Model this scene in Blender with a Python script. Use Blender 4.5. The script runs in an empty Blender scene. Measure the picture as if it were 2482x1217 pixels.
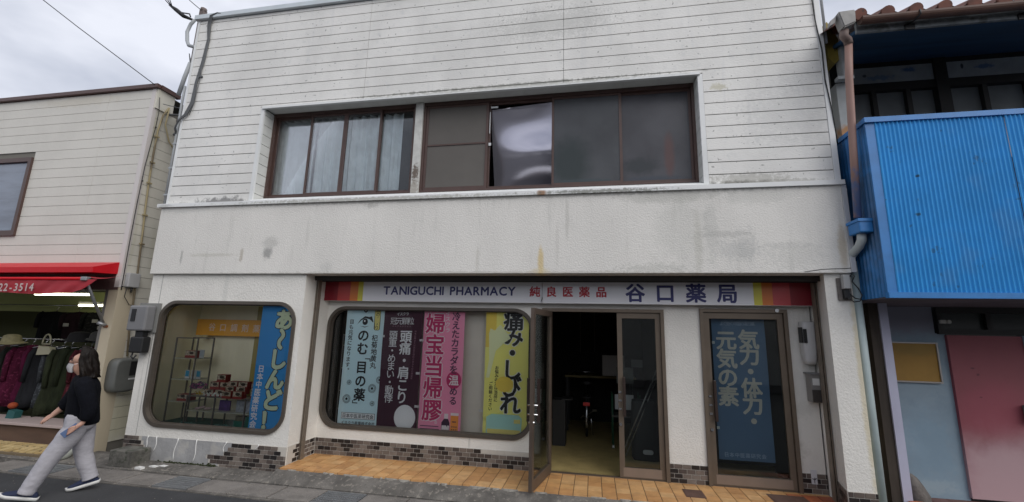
import bpy, bmesh, math, random
from mathutils import Vector, Matrix, noise
rnd = random.Random(11)
SC = bpy.context.scene
COL = SC.collection

# ------------------------------------------------------------------ camera
cam = bpy.data.cameras.new('camera')
cam.sensor_width = 36.0
cam.lens = 1056.61 / 2482 * 36.0
cam.clip_start, cam.clip_end = 0.05, 2000
camo = bpy.data.objects.new('camera', cam)
COL.objects.link(camo)
_r, _d, _f = Vector((.983, .18, .024)), Vector((-.011, .188, -.982)), Vector((-.181, .965, .187))
_f.normalize(); _r = (_r - _f * _r.dot(_f)).normalized(); _d = _f.cross(_r)
if _d.dot(Vector((-.011, .188, -.982))) < 0: _d = -_d
mw = Matrix((( _r.x, -_d.x, -_f.x, 0), (_r.y, -_d.y, -_f.y, 0), (_r.z, -_d.z, -_f.z, 1.68), (0, 0, 0, 1)))
camo.matrix_world = mw
SC.camera = camo

# ------------------------------------------------------------------ sky, sun, exposure (overcast)
W = bpy.data.worlds.new('World'); SC.world = W; W.use_nodes = True
nt = W.node_tree; nt.nodes.clear()
SUN_EL, SUN_ROT = math.radians(42), math.radians(128)
sky = nt.nodes.new('ShaderNodeTexSky'); sky.sky_type = 'NISHITA'; sky.sun_disc = False
sky.sun_elevation = SUN_EL; sky.sun_rotation = SUN_ROT; sky.air_density = 1.0; sky.dust_density = 3.0
tc = nt.nodes.new('ShaderNodeTexCoord')
mp = nt.nodes.new('ShaderNodeMapping'); mp.inputs['Scale'].default_value = (1.0, 1.0, 2.2)
nz = nt.nodes.new('ShaderNodeTexNoise'); nz.inputs['Scale'].default_value = 2.6; nz.inputs['Detail'].default_value = 5; nz.inputs['Roughness'].default_value = .52
rp = nt.nodes.new('ShaderNodeValToRGB')
rp.color_ramp.elements[0].position = .36; rp.color_ramp.elements[0].color = (4.1, 4.4, 5.2, 1)
rp.color_ramp.elements[1].position = .60; rp.color_ramp.elements[1].color = (6.9, 7.1, 7.8, 1)
mx = nt.nodes.new('ShaderNodeMixRGB'); mx.inputs[0].default_value = .93
bg = nt.nodes.new('ShaderNodeBackground'); bg.inputs['Strength'].default_value = .10
ow = nt.nodes.new('ShaderNodeOutputWorld')
lk = nt.links.new
lk(tc.outputs['Generated'], mp.inputs['Vector']); lk(mp.outputs[0], nz.inputs['Vector']); lk(nz.outputs['Fac'], rp.inputs[0])
lk(sky.outputs[0], mx.inputs[1]); lk(rp.outputs[0], mx.inputs[2]); lk(mx.outputs[0], bg.inputs['Color']); lk(bg.outputs[0], ow.inputs['Surface'])
sl = bpy.data.lights.new('sun', 'SUN'); sl.energy = 1.5; sl.angle = math.radians(60); sl.color = (1.0, .97, .93)
so = bpy.data.objects.new('sun', sl); COL.objects.link(so)
_sd = Vector((math.sin(SUN_ROT) * math.cos(SUN_EL), math.cos(SUN_ROT) * math.cos(SUN_EL), math.sin(SUN_EL)))
so.rotation_euler = _sd.to_track_quat('Z', 'Y').to_euler()
SC.view_settings.view_transform = 'Standard'; SC.view_settings.look = 'None'
SC.view_settings.gamma = 1.0; SC.view_settings.use_curve_mapping = False
SC.view_settings.exposure = 0.40

# ------------------------------------------------------------------ materials
def srgb(r, g, b):
    f = lambda c: (c / 255 / 12.92) if c / 255 <= .04045 else ((c / 255 + .055) / 1.055) ** 2.4
    return (f(r), f(g), f(b), 1)

class NB:
    def __init__(s, name):
        s.m = bpy.data.materials.new(name); s.m.use_nodes = True
        s.t = s.m.node_tree; s.t.nodes.clear()
        s.out = s.n('ShaderNodeOutputMaterial')
    def n(s, ty, **kw):
        x = s.t.nodes.new(ty)
        for k, v in kw.items(): setattr(x, k, v)
        return x
    def l(s, a, b): s.t.links.new(a, b)
    def pos(s):
        if not hasattr(s, '_p'): s._p = s.n('ShaderNodeNewGeometry')
        return s._p.outputs['Position']
    def noise(s, scale, detail=3, rough=.55, stretch=None):
        x = s.n('ShaderNodeTexNoise'); x.inputs['Scale'].default_value = scale
        x.inputs['Detail'].default_value = detail; x.inputs['Roughness'].default_value = rough
        if stretch:
            v = s.n('ShaderNodeVectorMath', operation='MULTIPLY'); s.l(s.pos(), v.inputs[0]); v.inputs[1].default_value = stretch
            s.l(v.outputs[0], x.inputs['Vector'])
        else: s.l(s.pos(), x.inputs['Vector'])
        return x.outputs['Fac']
    def rng(s, v, a, b, c=0., d=1.):
        x = s.n('ShaderNodeMapRange', interpolation_type='SMOOTHSTEP'); s.l(v, x.inputs[0])
        for i, q in enumerate((a, b, c, d)): x.inputs[i + 1].default_value = q
        return x.outputs[0]
    def math(s, op, a, b):
        x = s.n('ShaderNodeMath', operation=op)
        for i, q in enumerate((a, b)):
            if isinstance(q, (int, float)): x.inputs[i].default_value = q
            else: s.l(q, x.inputs[i])
        return x.outputs[0]
    def mix(s, fac, a, b, mode='MIX'):
        x = s.n('ShaderNodeMixRGB', blend_type=mode)
        for i, q in enumerate((fac, a, b)):
            if isinstance(q, (int, float)): x.inputs[i].default_value = q
            elif isinstance(q, tuple): x.inputs[i].default_value = q
            else: s.l(q, x.inputs[i])
        return x.outputs[0]

MATS = {}
def M(name, base=None, rough=.6, metal=0., spec=.5, var=0., vscale=3., vstretch=None, speck=None, island=None,
      bump=0., bscale=60., bdetail=3, bstretch=None, stains_and_shade=(), streak=None, emit=None, alpha=None, trans=None):
    if name in MATS: return MATS[name]
    b = NB(name)
    P = b.n('ShaderNodeBsdfPrincipled')
    P.inputs['Roughness'].default_value = rough; P.inputs['Metallic'].default_value = metal
    P.inputs['Specular IOR Level'].default_value = spec
    col = base if base else (.5, .5, .5, 1)
    if len(col) == 3: col = tuple(col) + (1,)
    if island:
        g = b.n('ShaderNodeNewGeometry'); r = b.n('ShaderNodeValToRGB'); r.color_ramp.interpolation = 'CONSTANT'
        e = r.color_ramp.elements
        for i, c in enumerate(island):
            q = e[i] if i < 2 else e.new(i / len(island))
            q.position = i / len(island); q.color = tuple(c)[:3] + (1,)
        b.l(g.outputs['Random Per Island'], r.inputs[0]); col = r.outputs[0]
    if var:
        f = b.rng(b.noise(vscale, 4, .6, vstretch), .3, .7, 1 - var, 1 + var * .6)
        x = b.n('ShaderNodeVectorMath', operation='SCALE')
        if isinstance(col, tuple): x.inputs[0].default_value = col[:3]
        else: b.l(col, x.inputs[0])
        b.l(f, x.inputs['Scale']); col = x.outputs[0]
    if speck:
        for (sc_, lo, hi, c, amt) in (speck if isinstance(speck, list) else [speck]):
            f = b.rng(b.noise(sc_, 2, .5), lo, hi, 0, amt); col = b.mix(f, col, tuple(c)[:3] + (1,))
    if streak:   # vertical run-off marks
        (sc_, lo, hi, c, amt) = streak
        f = b.rng(b.noise(sc_, 3, .6, (1, 1, .12)), lo, hi, 0, amt); col = b.mix(f, col, tuple(c)[:3] + (1,))
    for st in stains_and_shade:   # (x, z, rx, rz, colour, amount, raggedness[, noise scale])
        x, z, rx, rz, c, amt, rag = st[:7]; ns = st[7] if len(st) > 7 else 14
        v = b.n('ShaderNodeVectorMath', operation='SUBTRACT'); b.l(b.pos(), v.inputs[0]); v.inputs[1].default_value = (x, 0, z)
        w = b.n('ShaderNodeVectorMath', operation='MULTIPLY'); b.l(v.outputs[0], w.inputs[0]); w.inputs[1].default_value = (1 / rx, 0, 1 / rz)
        ln = b.n('ShaderNodeVectorMath', operation='LENGTH'); b.l(w.outputs[0], ln.inputs[0])
        nn = b.math('MULTIPLY', b.math('SUBTRACT', b.noise(ns, 4, .65), .5), rag)
        f = b.rng(b.math('ADD', ln.outputs['Value'], nn), 1.0, .35, 0, amt)
        col = b.mix(f, col, tuple(c)[:3] + (1,))
    if isinstance(col, tuple): P.inputs['Base Color'].default_value = col
    else: b.l(col, P.inputs['Base Color'])
    if bump:
        bn = b.n('ShaderNodeBump'); bn.inputs['Strength'].default_value = 1.0; bn.inputs['Distance'].default_value = bump
        b.l(b.noise(bscale, bdetail, .6, bstretch), bn.inputs['Height']); b.l(bn.outputs[0], P.inputs['Normal'])
    if emit:
        P.inputs['Emission Color'].default_value = tuple(emit[:3]) + (1,); P.inputs['Emission Strength'].default_value = emit[3]
    b.l(P.outputs[0], b.out.inputs['Surface'])
    MATS[name] = b.m
    return b.m

def glass(name, tint=(.9, .92, .92), rough=0., refl=1.0, wave=0.):
    if name in MATS: return MATS[name]
    b = NB(name)
    t = b.n('ShaderNodeBsdfTransparent'); t.inputs[0].default_value = tuple(tint) + (1,)
    g = b.n('ShaderNodeBsdfGlossy'); g.inputs['Roughness'].default_value = rough; g.inputs[0].default_value = (1, 1, 1, 1)
    fr = b.n('ShaderNodeFresnel'); fr.inputs['IOR'].default_value = 1.5
    mxs = b.n('ShaderNodeMixShader')
    if wave:
        bn = b.n('ShaderNodeBump'); bn.inputs['Distance'].default_value = wave; bn.inputs['Strength'].default_value = 1
        b.l(b.noise(2.2, 1), bn.inputs['Height']); b.l(bn.outputs[0], g.inputs['Normal'])
    b.l(b.math('MULTIPLY', fr.outputs[0], refl), mxs.inputs[0]); b.l(t.outputs[0], mxs.inputs[1]); b.l(g.outputs[0], mxs.inputs[2])
    b.l(mxs.outputs[0], b.out.inputs['Surface']); MATS[name] = b.m
    return b.m

# ------------------------------------------------------------------ mesh builder
class MB:
    def __init__(s): s.bm = bmesh.new()
    def face(s, pts, mi=0):
        f = s.bm.faces.new([s.bm.verts.new(p) for p in pts]); f.material_index = mi; return f
    def box(s, x0, x1, y0, y1, z0, z1, mi=0, bev=0.):
        x0, x1 = min(x0, x1), max(x0, x1); y0, y1 = min(y0, y1), max(y0, y1); z0, z1 = min(z0, z1), max(z0, z1)
        v = [s.bm.verts.new(p) for p in ((x0, y0, z0), (x1, y0, z0), (x1, y1, z0), (x0, y1, z0), (x0, y0, z1), (x1, y0, z1), (x1, y1, z1), (x0, y1, z1))]
        fs = [s.bm.faces.new([v[i] for i in q]) for q in ((0, 3, 2, 1), (4, 5, 6, 7), (0, 1, 5, 4), (1, 2, 6, 5), (2, 3, 7, 6), (3, 0, 4, 7))]
        for f in fs: f.material_index = mi
        if bev:
            ed = {e for f in fs for e in f.edges}
            r = bmesh.ops.bevel(s.bm, geom=list(ed), offset=bev, segments=2, affect='EDGES', profile=.5)
            for f in r['faces']: f.material_index = mi
        return s
    def obox(s, c, ax, ay, az, mi=0):      # oriented box: centre and three half-axis vectors
        c, ax, ay, az = Vector(c), Vector(ax), Vector(ay), Vector(az)
        v = [s.bm.verts.new(c + i * ax + j * ay + k * az) for k in (-1, 1) for j in (-1, 1) for i in (-1, 1)]
        for q in ((0, 2, 3, 1), (4, 5, 7, 6), (0, 1, 5, 4), (1, 3, 7, 5), (3, 2, 6, 7), (2, 0, 4, 6)):
            f = s.bm.faces.new([v[i] for i in q]); f.material_index = mi
        return s
    def prism(s, pts, axis, a, b, mi=0):    # 2D outline extruded along an axis: x:(y,z) y:(x,z) z:(x,y)
        mk = {'x': lambda p, t: (t, p[0], p[1]), 'y': lambda p, t: (p[0], t, p[1]), 'z': lambda p, t: (p[0], p[1], t)}[axis]
        A = [s.bm.verts.new(mk(p, a)) for p in pts]; B = [s.bm.verts.new(mk(p, b)) for p in pts]; n = len(pts)
        fs = [s.bm.faces.new(A), s.bm.faces.new(B[::-1])] + [s.bm.faces.new((A[i], A[(i + 1) % n], B[(i + 1) % n], B[i])) for i in range(n)]
        for f in fs: f.material_index = mi
        bmesh.ops.recalc_face_normals(s.bm, faces=fs)
        return s
    def tube(s, pts, r, n=8, mi=0, cap=True):
        pts = [Vector(p) for p in pts]; rings = []; up = None
        for i, p in enumerate(pts):
            d = (pts[min(i + 1, len(pts) - 1)] - pts[max(i - 1, 0)])
            if d.length < 1e-9: d = Vector((0, 0, 1))
            d.normalize()
            if up is None: up = Vector((0, 0, 1)) if abs(d.z) < .9 else Vector((0, 1, 0))
            u = (up - d * up.dot(d)); u = u.normalized() if u.length > 1e-6 else d.orthogonal().normalized()
            up = u; w = d.cross(u); rr = r[i] if isinstance(r, (list, tuple)) else r
            rings.append([s.bm.verts.new(p + (u * math.cos(2 * math.pi * k / n) + w * math.sin(2 * math.pi * k / n)) * rr) for k in range(n)])
        for a, b in zip(rings, rings[1:]):
            for k in range(n):
                f = s.bm.faces.new((a[k], a[(k + 1) % n], b[(k + 1) % n], b[k])); f.smooth = True; f.material_index = mi
        if cap:
            for q in (rings[0][::-1], rings[-1]):
                f = s.bm.faces.new(q); f.material_index = mi
        return s
    def loft(s, rings, mi=0, cap=True, closed=True):
        R = [[s.bm.verts.new(p) for p in q] for q in rings]
        for a, b in zip(R, R[1:]):
            n = len(a)
            for k in range(n if closed else n - 1):
                f = s.bm.faces.new((a[k], a[(k + 1) % n], b[(k + 1) % n], b[k])); f.smooth = True; f.material_index = mi
        if cap and closed:
            s.bm.faces.new(R[0][::-1]); s.bm.faces.new(R[-1])
        return s
    def ball(s, c, rx, ry, rz, n=12, m=8, mi=0):
        c = Vector(c)
        rings = [[c + Vector((rx * math.sin(t) * math.cos(a), ry * math.sin(t) * math.sin(a), rz * math.cos(t))) for a in [2 * math.pi * k / n for k in range(n)]]
                 for t in [math.pi * (i + .02) / (m + .04) for i in range(m + 1)]]
        return s.loft(rings, mi)
    def sheet(s, fn, nu, nv, mi=0):
        g = [[s.bm.verts.new(fn(i / nu, j / nv)) for i in range(nu + 1)] for j in range(nv + 1)]
        for j in range(nv):
            for i in range(nu):
                f = s.bm.faces.new((g[j][i], g[j][i + 1], g[j + 1][i + 1], g[j + 1][i])); f.smooth = True; f.material_index = mi
        return s
    def holed(s, outer, holes, y, mi=0, depth=0.):   # flat wall in the xz plane with holes and, if depth, their reveals
        es = []
        for lp in [outer] + holes:
            vs = [s.bm.verts.new((p[0], y, p[1])) for p in lp]
            es += [s.bm.edges.new((vs[i], vs[(i + 1) % len(vs)])) for i in range(len(vs))]
        r = bmesh.ops.triangle_fill(s.bm, use_beauty=True, use_dissolve=False, edges=es)
        for f in r['geom']:
            if isinstance(f, bmesh.types.BMFace):
                f.material_index = mi
                f.normal_update()
                if f.normal.y > 0: f.normal_flip()
        if depth:
            for lp in holes:
                n = len(lp)
                for i in range(n):
                    p, q = lp[i], lp[(i + 1) % n]
                    s.face([(p[0], y, p[1]), (q[0], y, q[1]), (q[0], y + depth, q[1]), (p[0], y + depth, p[1])], mi)
        return s
    def ring(s, a, b, y0, y1, mi=0):        # frame between two equal-length outlines in xz, y0..y1
        n = len(a)
        for i in range(n):
            j = (i + 1) % n
            A, B, C_, D = a[i], a[j], b[j], b[i]
            for q in ([(A[0], y0, A[1]), (B[0], y0, B[1]), (C_[0], y0, C_[1]), (D[0], y0, D[1])],
                      [(A[0], y1, A[1]), (D[0], y1, D[1]), (C_[0], y1, C_[1]), (B[0], y1, B[1])],
                      [(A[0], y0, A[1]), (A[0], y1, A[1]), (B[0], y1, B[1]), (B[0], y0, B[1])],
                      [(D[0], y0, D[1]), (C_[0], y0, C_[1]), (C_[0], y1, C_[1]), (D[0], y1, D[1])]):
                s.face(q, mi)
        bmesh.ops.remove_doubles(s.bm, verts=s.bm.verts[:], dist=1e-6)
        bmesh.ops.recalc_face_normals(s.bm, faces=s.bm.faces[:])
        return s

def rrect(x0, x1, z0, z1, r, n=8):
    out = []
    for cx, cz, a0 in ((x1 - r, z1 - r, 0), (x0 + r, z1 - r, 90), (x0 + r, z0 + r, 180), (x1 - r, z0 + r, 270)):
        for i in range(n + 1):
            a = math.radians(a0 + 90 * i / n); out.append((cx + r * math.cos(a), cz + r * math.sin(a)))
    return out
def rect(x0, x1, z0, z1): return [(x0, z0), (x1, z0), (x1, z1), (x0, z1)]

LOC = {}
def link(name, mb, mats, parent=None, origin=None, kind=None):
    bm = mb.bm
    me = bpy.data.meshes.new(name)
    if parent is not None: off = LOC[parent.name]
    elif origin is not None: off = Vector(origin)
    else:
        xs = [v.co for v in bm.verts]
        lo = Vector([min(c[i] for c in xs) for i in range(3)]); hi = Vector([max(c[i] for c in xs) for i in range(3)])
        off = Vector(((lo.x + hi.x) / 2, (lo.y + hi.y) / 2, lo.z))
    bmesh.ops.translate(bm, verts=bm.verts[:], vec=-off)
    bm.to_mesh(me); bm.free()
    for m in (mats if isinstance(mats, (list, tuple)) else [mats]): me.materials.append(m)
    o = bpy.data.objects.new(name, me); COL.objects.link(o)
    if parent is not None: o.parent = parent
    else: o.location = off
    LOC[o.name] = Vector(off)
    if kind: o['kind'] = kind
    return o
def tag(o, label, cat, group=None):
    o['label'] = label; o['category'] = cat
    if group: o['group'] = group
    return o
def thing(name, mb, mats, label, cat, group=None, origin=None): return tag(link(name, mb, mats, origin=origin), label, cat, group)
def root(name, loc, label, cat, group=None):
    o = bpy.data.objects.new(name, None); COL.objects.link(o); o.location = loc; o.empty_display_size = .1
    LOC[o.name] = Vector(loc)
    return tag(o, label, cat, group)
KIDS = {}
def copy_tree(o, parent=None):
    c = o.copy(); COL.objects.link(c)
    if parent is not None: c.parent = parent
    LOC[c.name] = LOC.get(o.name, Vector((0, 0, 0)))
    for ch in list(o.children): copy_tree(ch, c)
    return c
def place(o, loc, rz=0., label=None, first=[0]):
    o.location = loc; o.rotation_euler = (0, 0, rz)
    if label: o['label'] = label
    return o

# ------------------------------------------------------------------ lettering
_G = {}
def glyph(ch):
    if ch in _G: return _G[ch]
    cu = bpy.data.curves.new('glyph', 'FONT'); cu.body = ch; cu.size = 1; cu.resolution_u = 3; cu.fill_mode = 'FRONT'
    cu.align_x = 'CENTER'; cu.align_y = 'CENTER'
    o = bpy.data.objects.new('glyph', cu); COL.objects.link(o)
    me = bpy.data.meshes.new_from_object(o.evaluated_get(bpy.context.evaluated_depsgraph_get()))
    vs = [(v.co.x, v.co.y) for v in me.vertices]; ps = [tuple(p.vertices) for p in me.polygons]
    bpy.data.objects.remove(o); bpy.data.curves.remove(cu); bpy.data.meshes.remove(me)
    if vs and ord(ch) > 0x2fff: vs = [(x, y - .08) for x, y in vs]
    _G[ch] = (vs, ps); return _G[ch]
def write(mb, s, u, v, size, fn, vertical=False, pitch=1.0, bold=0., layer=0., sx=1.0, rot=0.):
    """Characters of s, the first centred on (u, v); fn(u, v, lift) gives the point on the printed surface."""
    n = 1 if bold <= 0 else (6 if bold < .035 else 10)
    adv = 0.
    for i, ch in enumerate(s):
        if ch == ' ':
            adv += pitch * size * .6; continue
        vs, ps = glyph(ch)
        if not vs: continue
        if vertical and ch in '〜ー「」―': vs = [(y, -x) for x, y in vs]
        if vertical and ch == '。': vs = [(x + .55, y + .5) for x, y in vs]
        if not vertical and ord(ch) < 0x2fff and pitch < 0:   # proportional
            w = (max(p[0] for p in vs) - min(p[0] for p in vs)) * size * sx
            c0 = min(p[0] for p in vs) * size * sx
            cu, cv = u + adv - c0, v; adv += w + (-pitch) * size
        else:
            cu, cv = (u, v - i * pitch * size) if vertical else (u + i * pitch * size, v)
        for k in range(n):
            a = 2 * math.pi * k / n
            bx, by = (bold * math.cos(a), bold * math.sin(a)) if n > 1 else (0, 0)
            if n > 1 and k % 2 and n > 6: bx *= .5; by *= .5
            V = [mb.bm.verts.new(fn(cu + (x + bx) * size * sx, cv + (y + by) * size, layer + k * .00012 + (i % 2) * .00006)) for x, y in vs]
            for p in ps:
                try: mb.bm.faces.new([V[q] for q in p])
                except ValueError: pass
    return adv
def ellipse(u, v, ru, rv, n=20, a0=0): return [(u + ru * math.cos(2 * math.pi * k / n + a0), v + rv * math.sin(2 * math.pi * k / n + a0)) for k in range(n)]
def patch(mb, pts, fn, layer, mi=0): return mb.face([fn(a, b, layer) for a, b in pts], mi)

# ------------------------------------------------------------------ palette
GREY_STAIN = (.30, .30, .28); RUST = (.55, .38, .15); DIRT = (.20, .19, .16)
m_stucco_band = M('stucco_band', (.72, .70, .655), .85, var=.07, vscale=1.1, vstretch=(1, 1, .5), bump=.007, bscale=55, bdetail=4,
    speck=[(60, .66, .78, (.42, .42, .40), .55)], streak=(9, .56, .74, (.52, .51, .47), .4),
    stains_and_shade=[(-1.5, 3.388, 4.4, .030, (.38, .37, .33), .55, 2.4, 18), (-1.5, 2.42, 4.4, .028, (.42, .40, .35), .45, 2.4, 22), (-.62, 2.55, .05, .26, (.62, .47, .20), .75, .8), (-.62, 2.44, .16, .06, (.62, .52, .30), .5, .9),  # top strip paints in the shadow line under the flashing; second is edge grime
            (-4.42, 2.70, .10, .11, (.26, .26, .25), .75, 1.3, 18), (-4.40, 2.85, .16, .12, GREY_STAIN, .35, 1.3),
            (-5.82, 2.66, .03, .14, GREY_STAIN, .6, 1.2), (-4.83, 2.67, .04, .12, (.38, .33, .26), .6, 1.2),
            (-5.3, 2.68, .55, .035, (.45, .43, .36), .4, 1.2, 20), (-.30, 3.1, .035, .36, (.45, .44, .40), .45, .9),
            (-.42, 2.75, .03, .4, (.52, .50, .46), .35, .9), (-1.42, 2.55, .03, .26, (.5, .48, .42), .35, 1.0),
            (1.0, 2.9, .40, .5, (.50, .50, .46), .30, 2.4, 6), (1.5, 2.86, .42, .05, (.34, .34, .32), .35, 2.8, 34), (1.35, 2.9, .10, .5, (.45, .45, .42), .35, 1.6, 12), (1.72, 2.72, .12, .3, (.42, .42, .40), .35, 1.8, 16), (2.2, 2.6, .35, .2, (.48, .48, .45), .3, 2.6, 22),
            (1.62, 2.68, .30, .16, (.40, .41, .40), .35, 2.6, 26), (.7, 2.47, .5, .08, (.42, .42, .38), .4, 2.6, 26),
            (.9, 3.33, .75, .10, (.42, .42, .38), .45, 1.5, 9), (1.85, 3.3, .5, .12, (.50, .50, .46), .4, 1.6, 9),
            (2.1, 2.72, .5, .05, (.47, .47, .44), .28, 2.6, 26), (1.2, 2.75, .06, .55, (.45, .44, .38), .38, 1.0),
            (2.68, 2.7, .06, .35, (.50, .40, .26), .55, 1.0), (-2.93, 3.34, .12, .05, (.35, .34, .31), .5, 1.6, 20),
            (-5.9, 3.36, .6, .06, (.50, .50, .47), .4, 1.6), (-3.5, 2.5, .15, .1, (.5, .5, .47), .35, 1.4)])
m_stucco = M('stucco_white', (.73, .71, .66), .85, var=.06, vscale=1.6, bump=.008, bscale=50, bdetail=4,
    speck=[(45, .70, .80, (.40, .40, .37), .5)],
    stains_and_shade=[(2.74, 1.2, .05, 1.6, (.60, .52, .32), .6, 1.0), (2.2, .45, .25, .16, (.42, .40, .34), .45, 1.8, 10),
            (2.35, .9, .18, .12, (.55, .53, .48), .4, 1.5), (-5.05, 2.2, .05, .5, (.55, .55, .51), .4, .8),
            (-6.13, 1.4, .012, 1.6, (.35, .35, .33), .6, .4), (-1.6, .28, .02, .1, (.4, .4, .38), .5, .8),
            (-6.2, .8, .02, .5, (.45, .44, .40), .4, .9)])
m_siding = M('siding_white_paint', (.73, .72, .685), .62, var=.10, vscale=1.4, vstretch=(1, 1, .7), bump=.0035, bscale=30, bdetail=4, bstretch=(1, 1, 2.2),
    speck=[(24, .68, .74, (.30, .30, .28), .8), (9, .60, .78, (.56, .57, .56), .45)],
    streak=(7, .58, .75, (.58, .585, .58), .35),
    stains_and_shade=[(-5.35, 3.47, .62, .085, (.22, .215, .21), .95, 2.6, 11), (1.75, 3.47, .5, .05, (.10, .10, .09), .95, 1.8, 14),
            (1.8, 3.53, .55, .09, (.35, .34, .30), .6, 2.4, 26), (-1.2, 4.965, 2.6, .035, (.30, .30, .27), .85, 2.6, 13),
            (-.5, 5.85, 1.0, .3, (.36, .36, .33), .30, 3.2, 40), (2.2, 3.48, .5, .04, (.32, .31, .28), .6, 2.0, 18),
            (1.55, 4.72, .14, .07, (.45, .42, .28), .6, 2.2, 20), (2.3, 4.3, .7, .5, (.5, .5, .48), .3, 2.4, 22)])
m_trim = M('trim_white_paint', (.72, .73, .72), .55, var=.05, vscale=3,
    stains_and_shade=[(-.62, 3.42, .08, .05, (.30, .13, .04), .9, .8), (-3, 3.42, 2.6, .03, (.30, .29, .23), .6, 2.4, 22), (.1, 3.42, 1.0, .03, (.13, .13, .10), .75, 2.2, 26), (-6.25, 3.42, .2, .03, (.3, .3, .27), .5, 1.8, 14),
            (-1, 4.92, 2.6, .02, (.42, .41, .34), .45, 2.2, 20)])
m_groove = M('groove_shadow_backing', (.05, .05, .05), .9)
m_coping = M('coping_metal', (.55, .60, .63), .45, var=.05)
m_brown = M('window_frame_bronze', (.075, .042, .034), .42, var=.12, vscale=6)
m_alu = M('door_frame_bronze', (.155, .122, .092), .42, metal=.35, var=.08, vscale=5)
m_alu_dk = M('display_frame_bronze', (.10, .085, .070), .4, metal=.3, var=.1, vscale=5)
m_alu_lt = M('kick_plate_bronze', (.25, .195, .155), .45, metal=.3, var=.06, vscale=4)
m_black = M('black_plastic', (.012, .012, .013), .5)
m_handle = M('handle_dark', (.035, .022, .018), .35)
m_chrome = M('chrome', (.6, .6, .6), .25, metal=1)
m_steel = M('galvanised_steel', (.33, .34, .35), .45, metal=.6, var=.12, vscale=9)
m_tile = M('skirting_tile', island=[(.022, .017, .016), (.085, .066, .058), (.165, .135, .115), (.070, .055, .049), (.150, .124, .105), (.018, .015, .015), (.120, .096, .083), (.19, .16, .138)], rough=.4, var=.12, vscale=20)
m_grout = M('tile_grout', (.50, .47, .42), .9)
m_mortar = M('bare_mortar', (.33, .33, .33), .9, var=.16, vscale=4, bump=.004, bscale=30, speck=[(6, .55, .7, (.46, .44, .40), .5)])
m_drip = M('white_paint_drip', (.72, .72, .70), .6)
m_floor_tile = M('porch_tile', island=[(.54, .29, .115), (.60, .34, .14), (.49, .255, .10), (.56, .32, .135), (.52, .275, .11), (.62, .37, .165)], rough=.5, var=.16, vscale=7, speck=[(5, .58, .75, (.25, .14, .08), .35)])
m_red_tile = M('porch_tile_red', island=[(.42, .12, .05), (.36, .10, .05), (.46, .15, .06)], rough=.5, var=.12, vscale=6)
m_conc = M('concrete', (.135, .125, .112), .9, var=.4, vscale=4, bump=.006, bscale=45, speck=[(22, .56, .68, (.27, .245, .21), .6), (70, .58, .70, (.07, .066, .06), .6)])
m_cover = M('drain_cover_concrete', island=[(.13, .122, .112), (.16, .15, .138), (.185, .17, .155)], rough=.9, var=.25, vscale=4, bump=.005, bscale=60, speck=[(80, .56, .68, (.32, .29, .25), .55), (90, .60, .72, (.05, .05, .05), .6)])
m_road = M('asphalt', (.042, .043, .046), .9, var=.2, vscale=1.5, bump=.006, bscale=160, speck=[(140, .62, .74, (.11, .11, .115), .7), (30, .72, .78, (.2, .2, .2), .35)])
m_ground = M('ground', (.08, .08, .075), .95, var=.3, vscale=1)
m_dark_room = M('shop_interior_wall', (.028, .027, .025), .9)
m_shop_floor = M('shop_floor_terrazzo', (.40, .31, .13), .45, var=.15, vscale=5, speck=[(60, .55, .7, (.22, .17, .08), .5)])
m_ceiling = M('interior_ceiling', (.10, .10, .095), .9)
m_pane = glass('window_glass', (.98, .985, .98), refl=1.0)
m_pane_door = glass('door_glass', (.86, .90, .89), refl=.9)

def stroke_box(mb, x0, x1, z0, z1, y0, y1, mi=0): mb.box(x0, x1, y0, y1, z0, z1, mi)

# ------------------------------------------------------------------ the setting
b = MB()
b.sheet(lambda u, v: (-160 + 320 * u, -160 + 320 * v, -.32), 8, 8)
link('ground', b, m_ground, kind='structure')
b = MB()
def fr(u, v):
    x = -40 + 80 * u; y = 4.56 - 9.5 * v
    return (x, y, -.142 + .006 * noise.noise((x * .7, y * .7, 0)))
b.sheet(fr, 160, 24)
link('road', b, m_road, kind='structure')
# concrete apron between the drain and the shops
b = MB()
def fa(u, v):
    x = -14 + 26 * u; y = 4.96 + v * (.40 if x < -3.85 else .215)
    t = v
    zt = -.085 if x < -3.85 else -.014
    if x < -3.85: z = -.118 + (zt + .118) * min(1, t * 2.2) ** .8
    else: z = -.118 + (zt + .118) * (t ** .75)
    return (x, y, z + .004 * noise.noise((x * 3, y * 8, 2)))
b.sheet(fa, 420, 10)
b.box(-14, 12, 4.955, 5.6, -.30, -.135)
link('pavement', b, m_conc, kind='structure')
# porch floor
b = MB()
b.box(-3.83, 3.0, 5.165, 5.845, -.12, -.006, 1)
px = .1553
for i in range(44):
    for j in range(5):
        x = -3.80 + i * px; y0 = 5.16 + j * px
        if x > 2.5: continue
        y1 = min(y0 + px - .009, 5.838)
        if y1 - y0 < .03: continue
        red = (1.98 < x < 2.52 and j < 4)
        b.box(x, x + px - .009, y0, y1, -.03, rnd.uniform(-.001, .001), 2 if red else 0)
link('porch_floor', b, [m_floor_tile, M('porch_grout', (.16, .11, .06), .9), m_red_tile], kind='structure')
# gutter bed under the drain covers
b = MB(); b.box(-14, 12, 4.56, 4.955, -.3, -.215); b.box(-14, 12, 4.548, 4.575, -.3, -.131); b.box(-14, 12, 4.935, 4.958, -.3, -.122)
link('gutter', b, m_conc, kind='structure')

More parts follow.
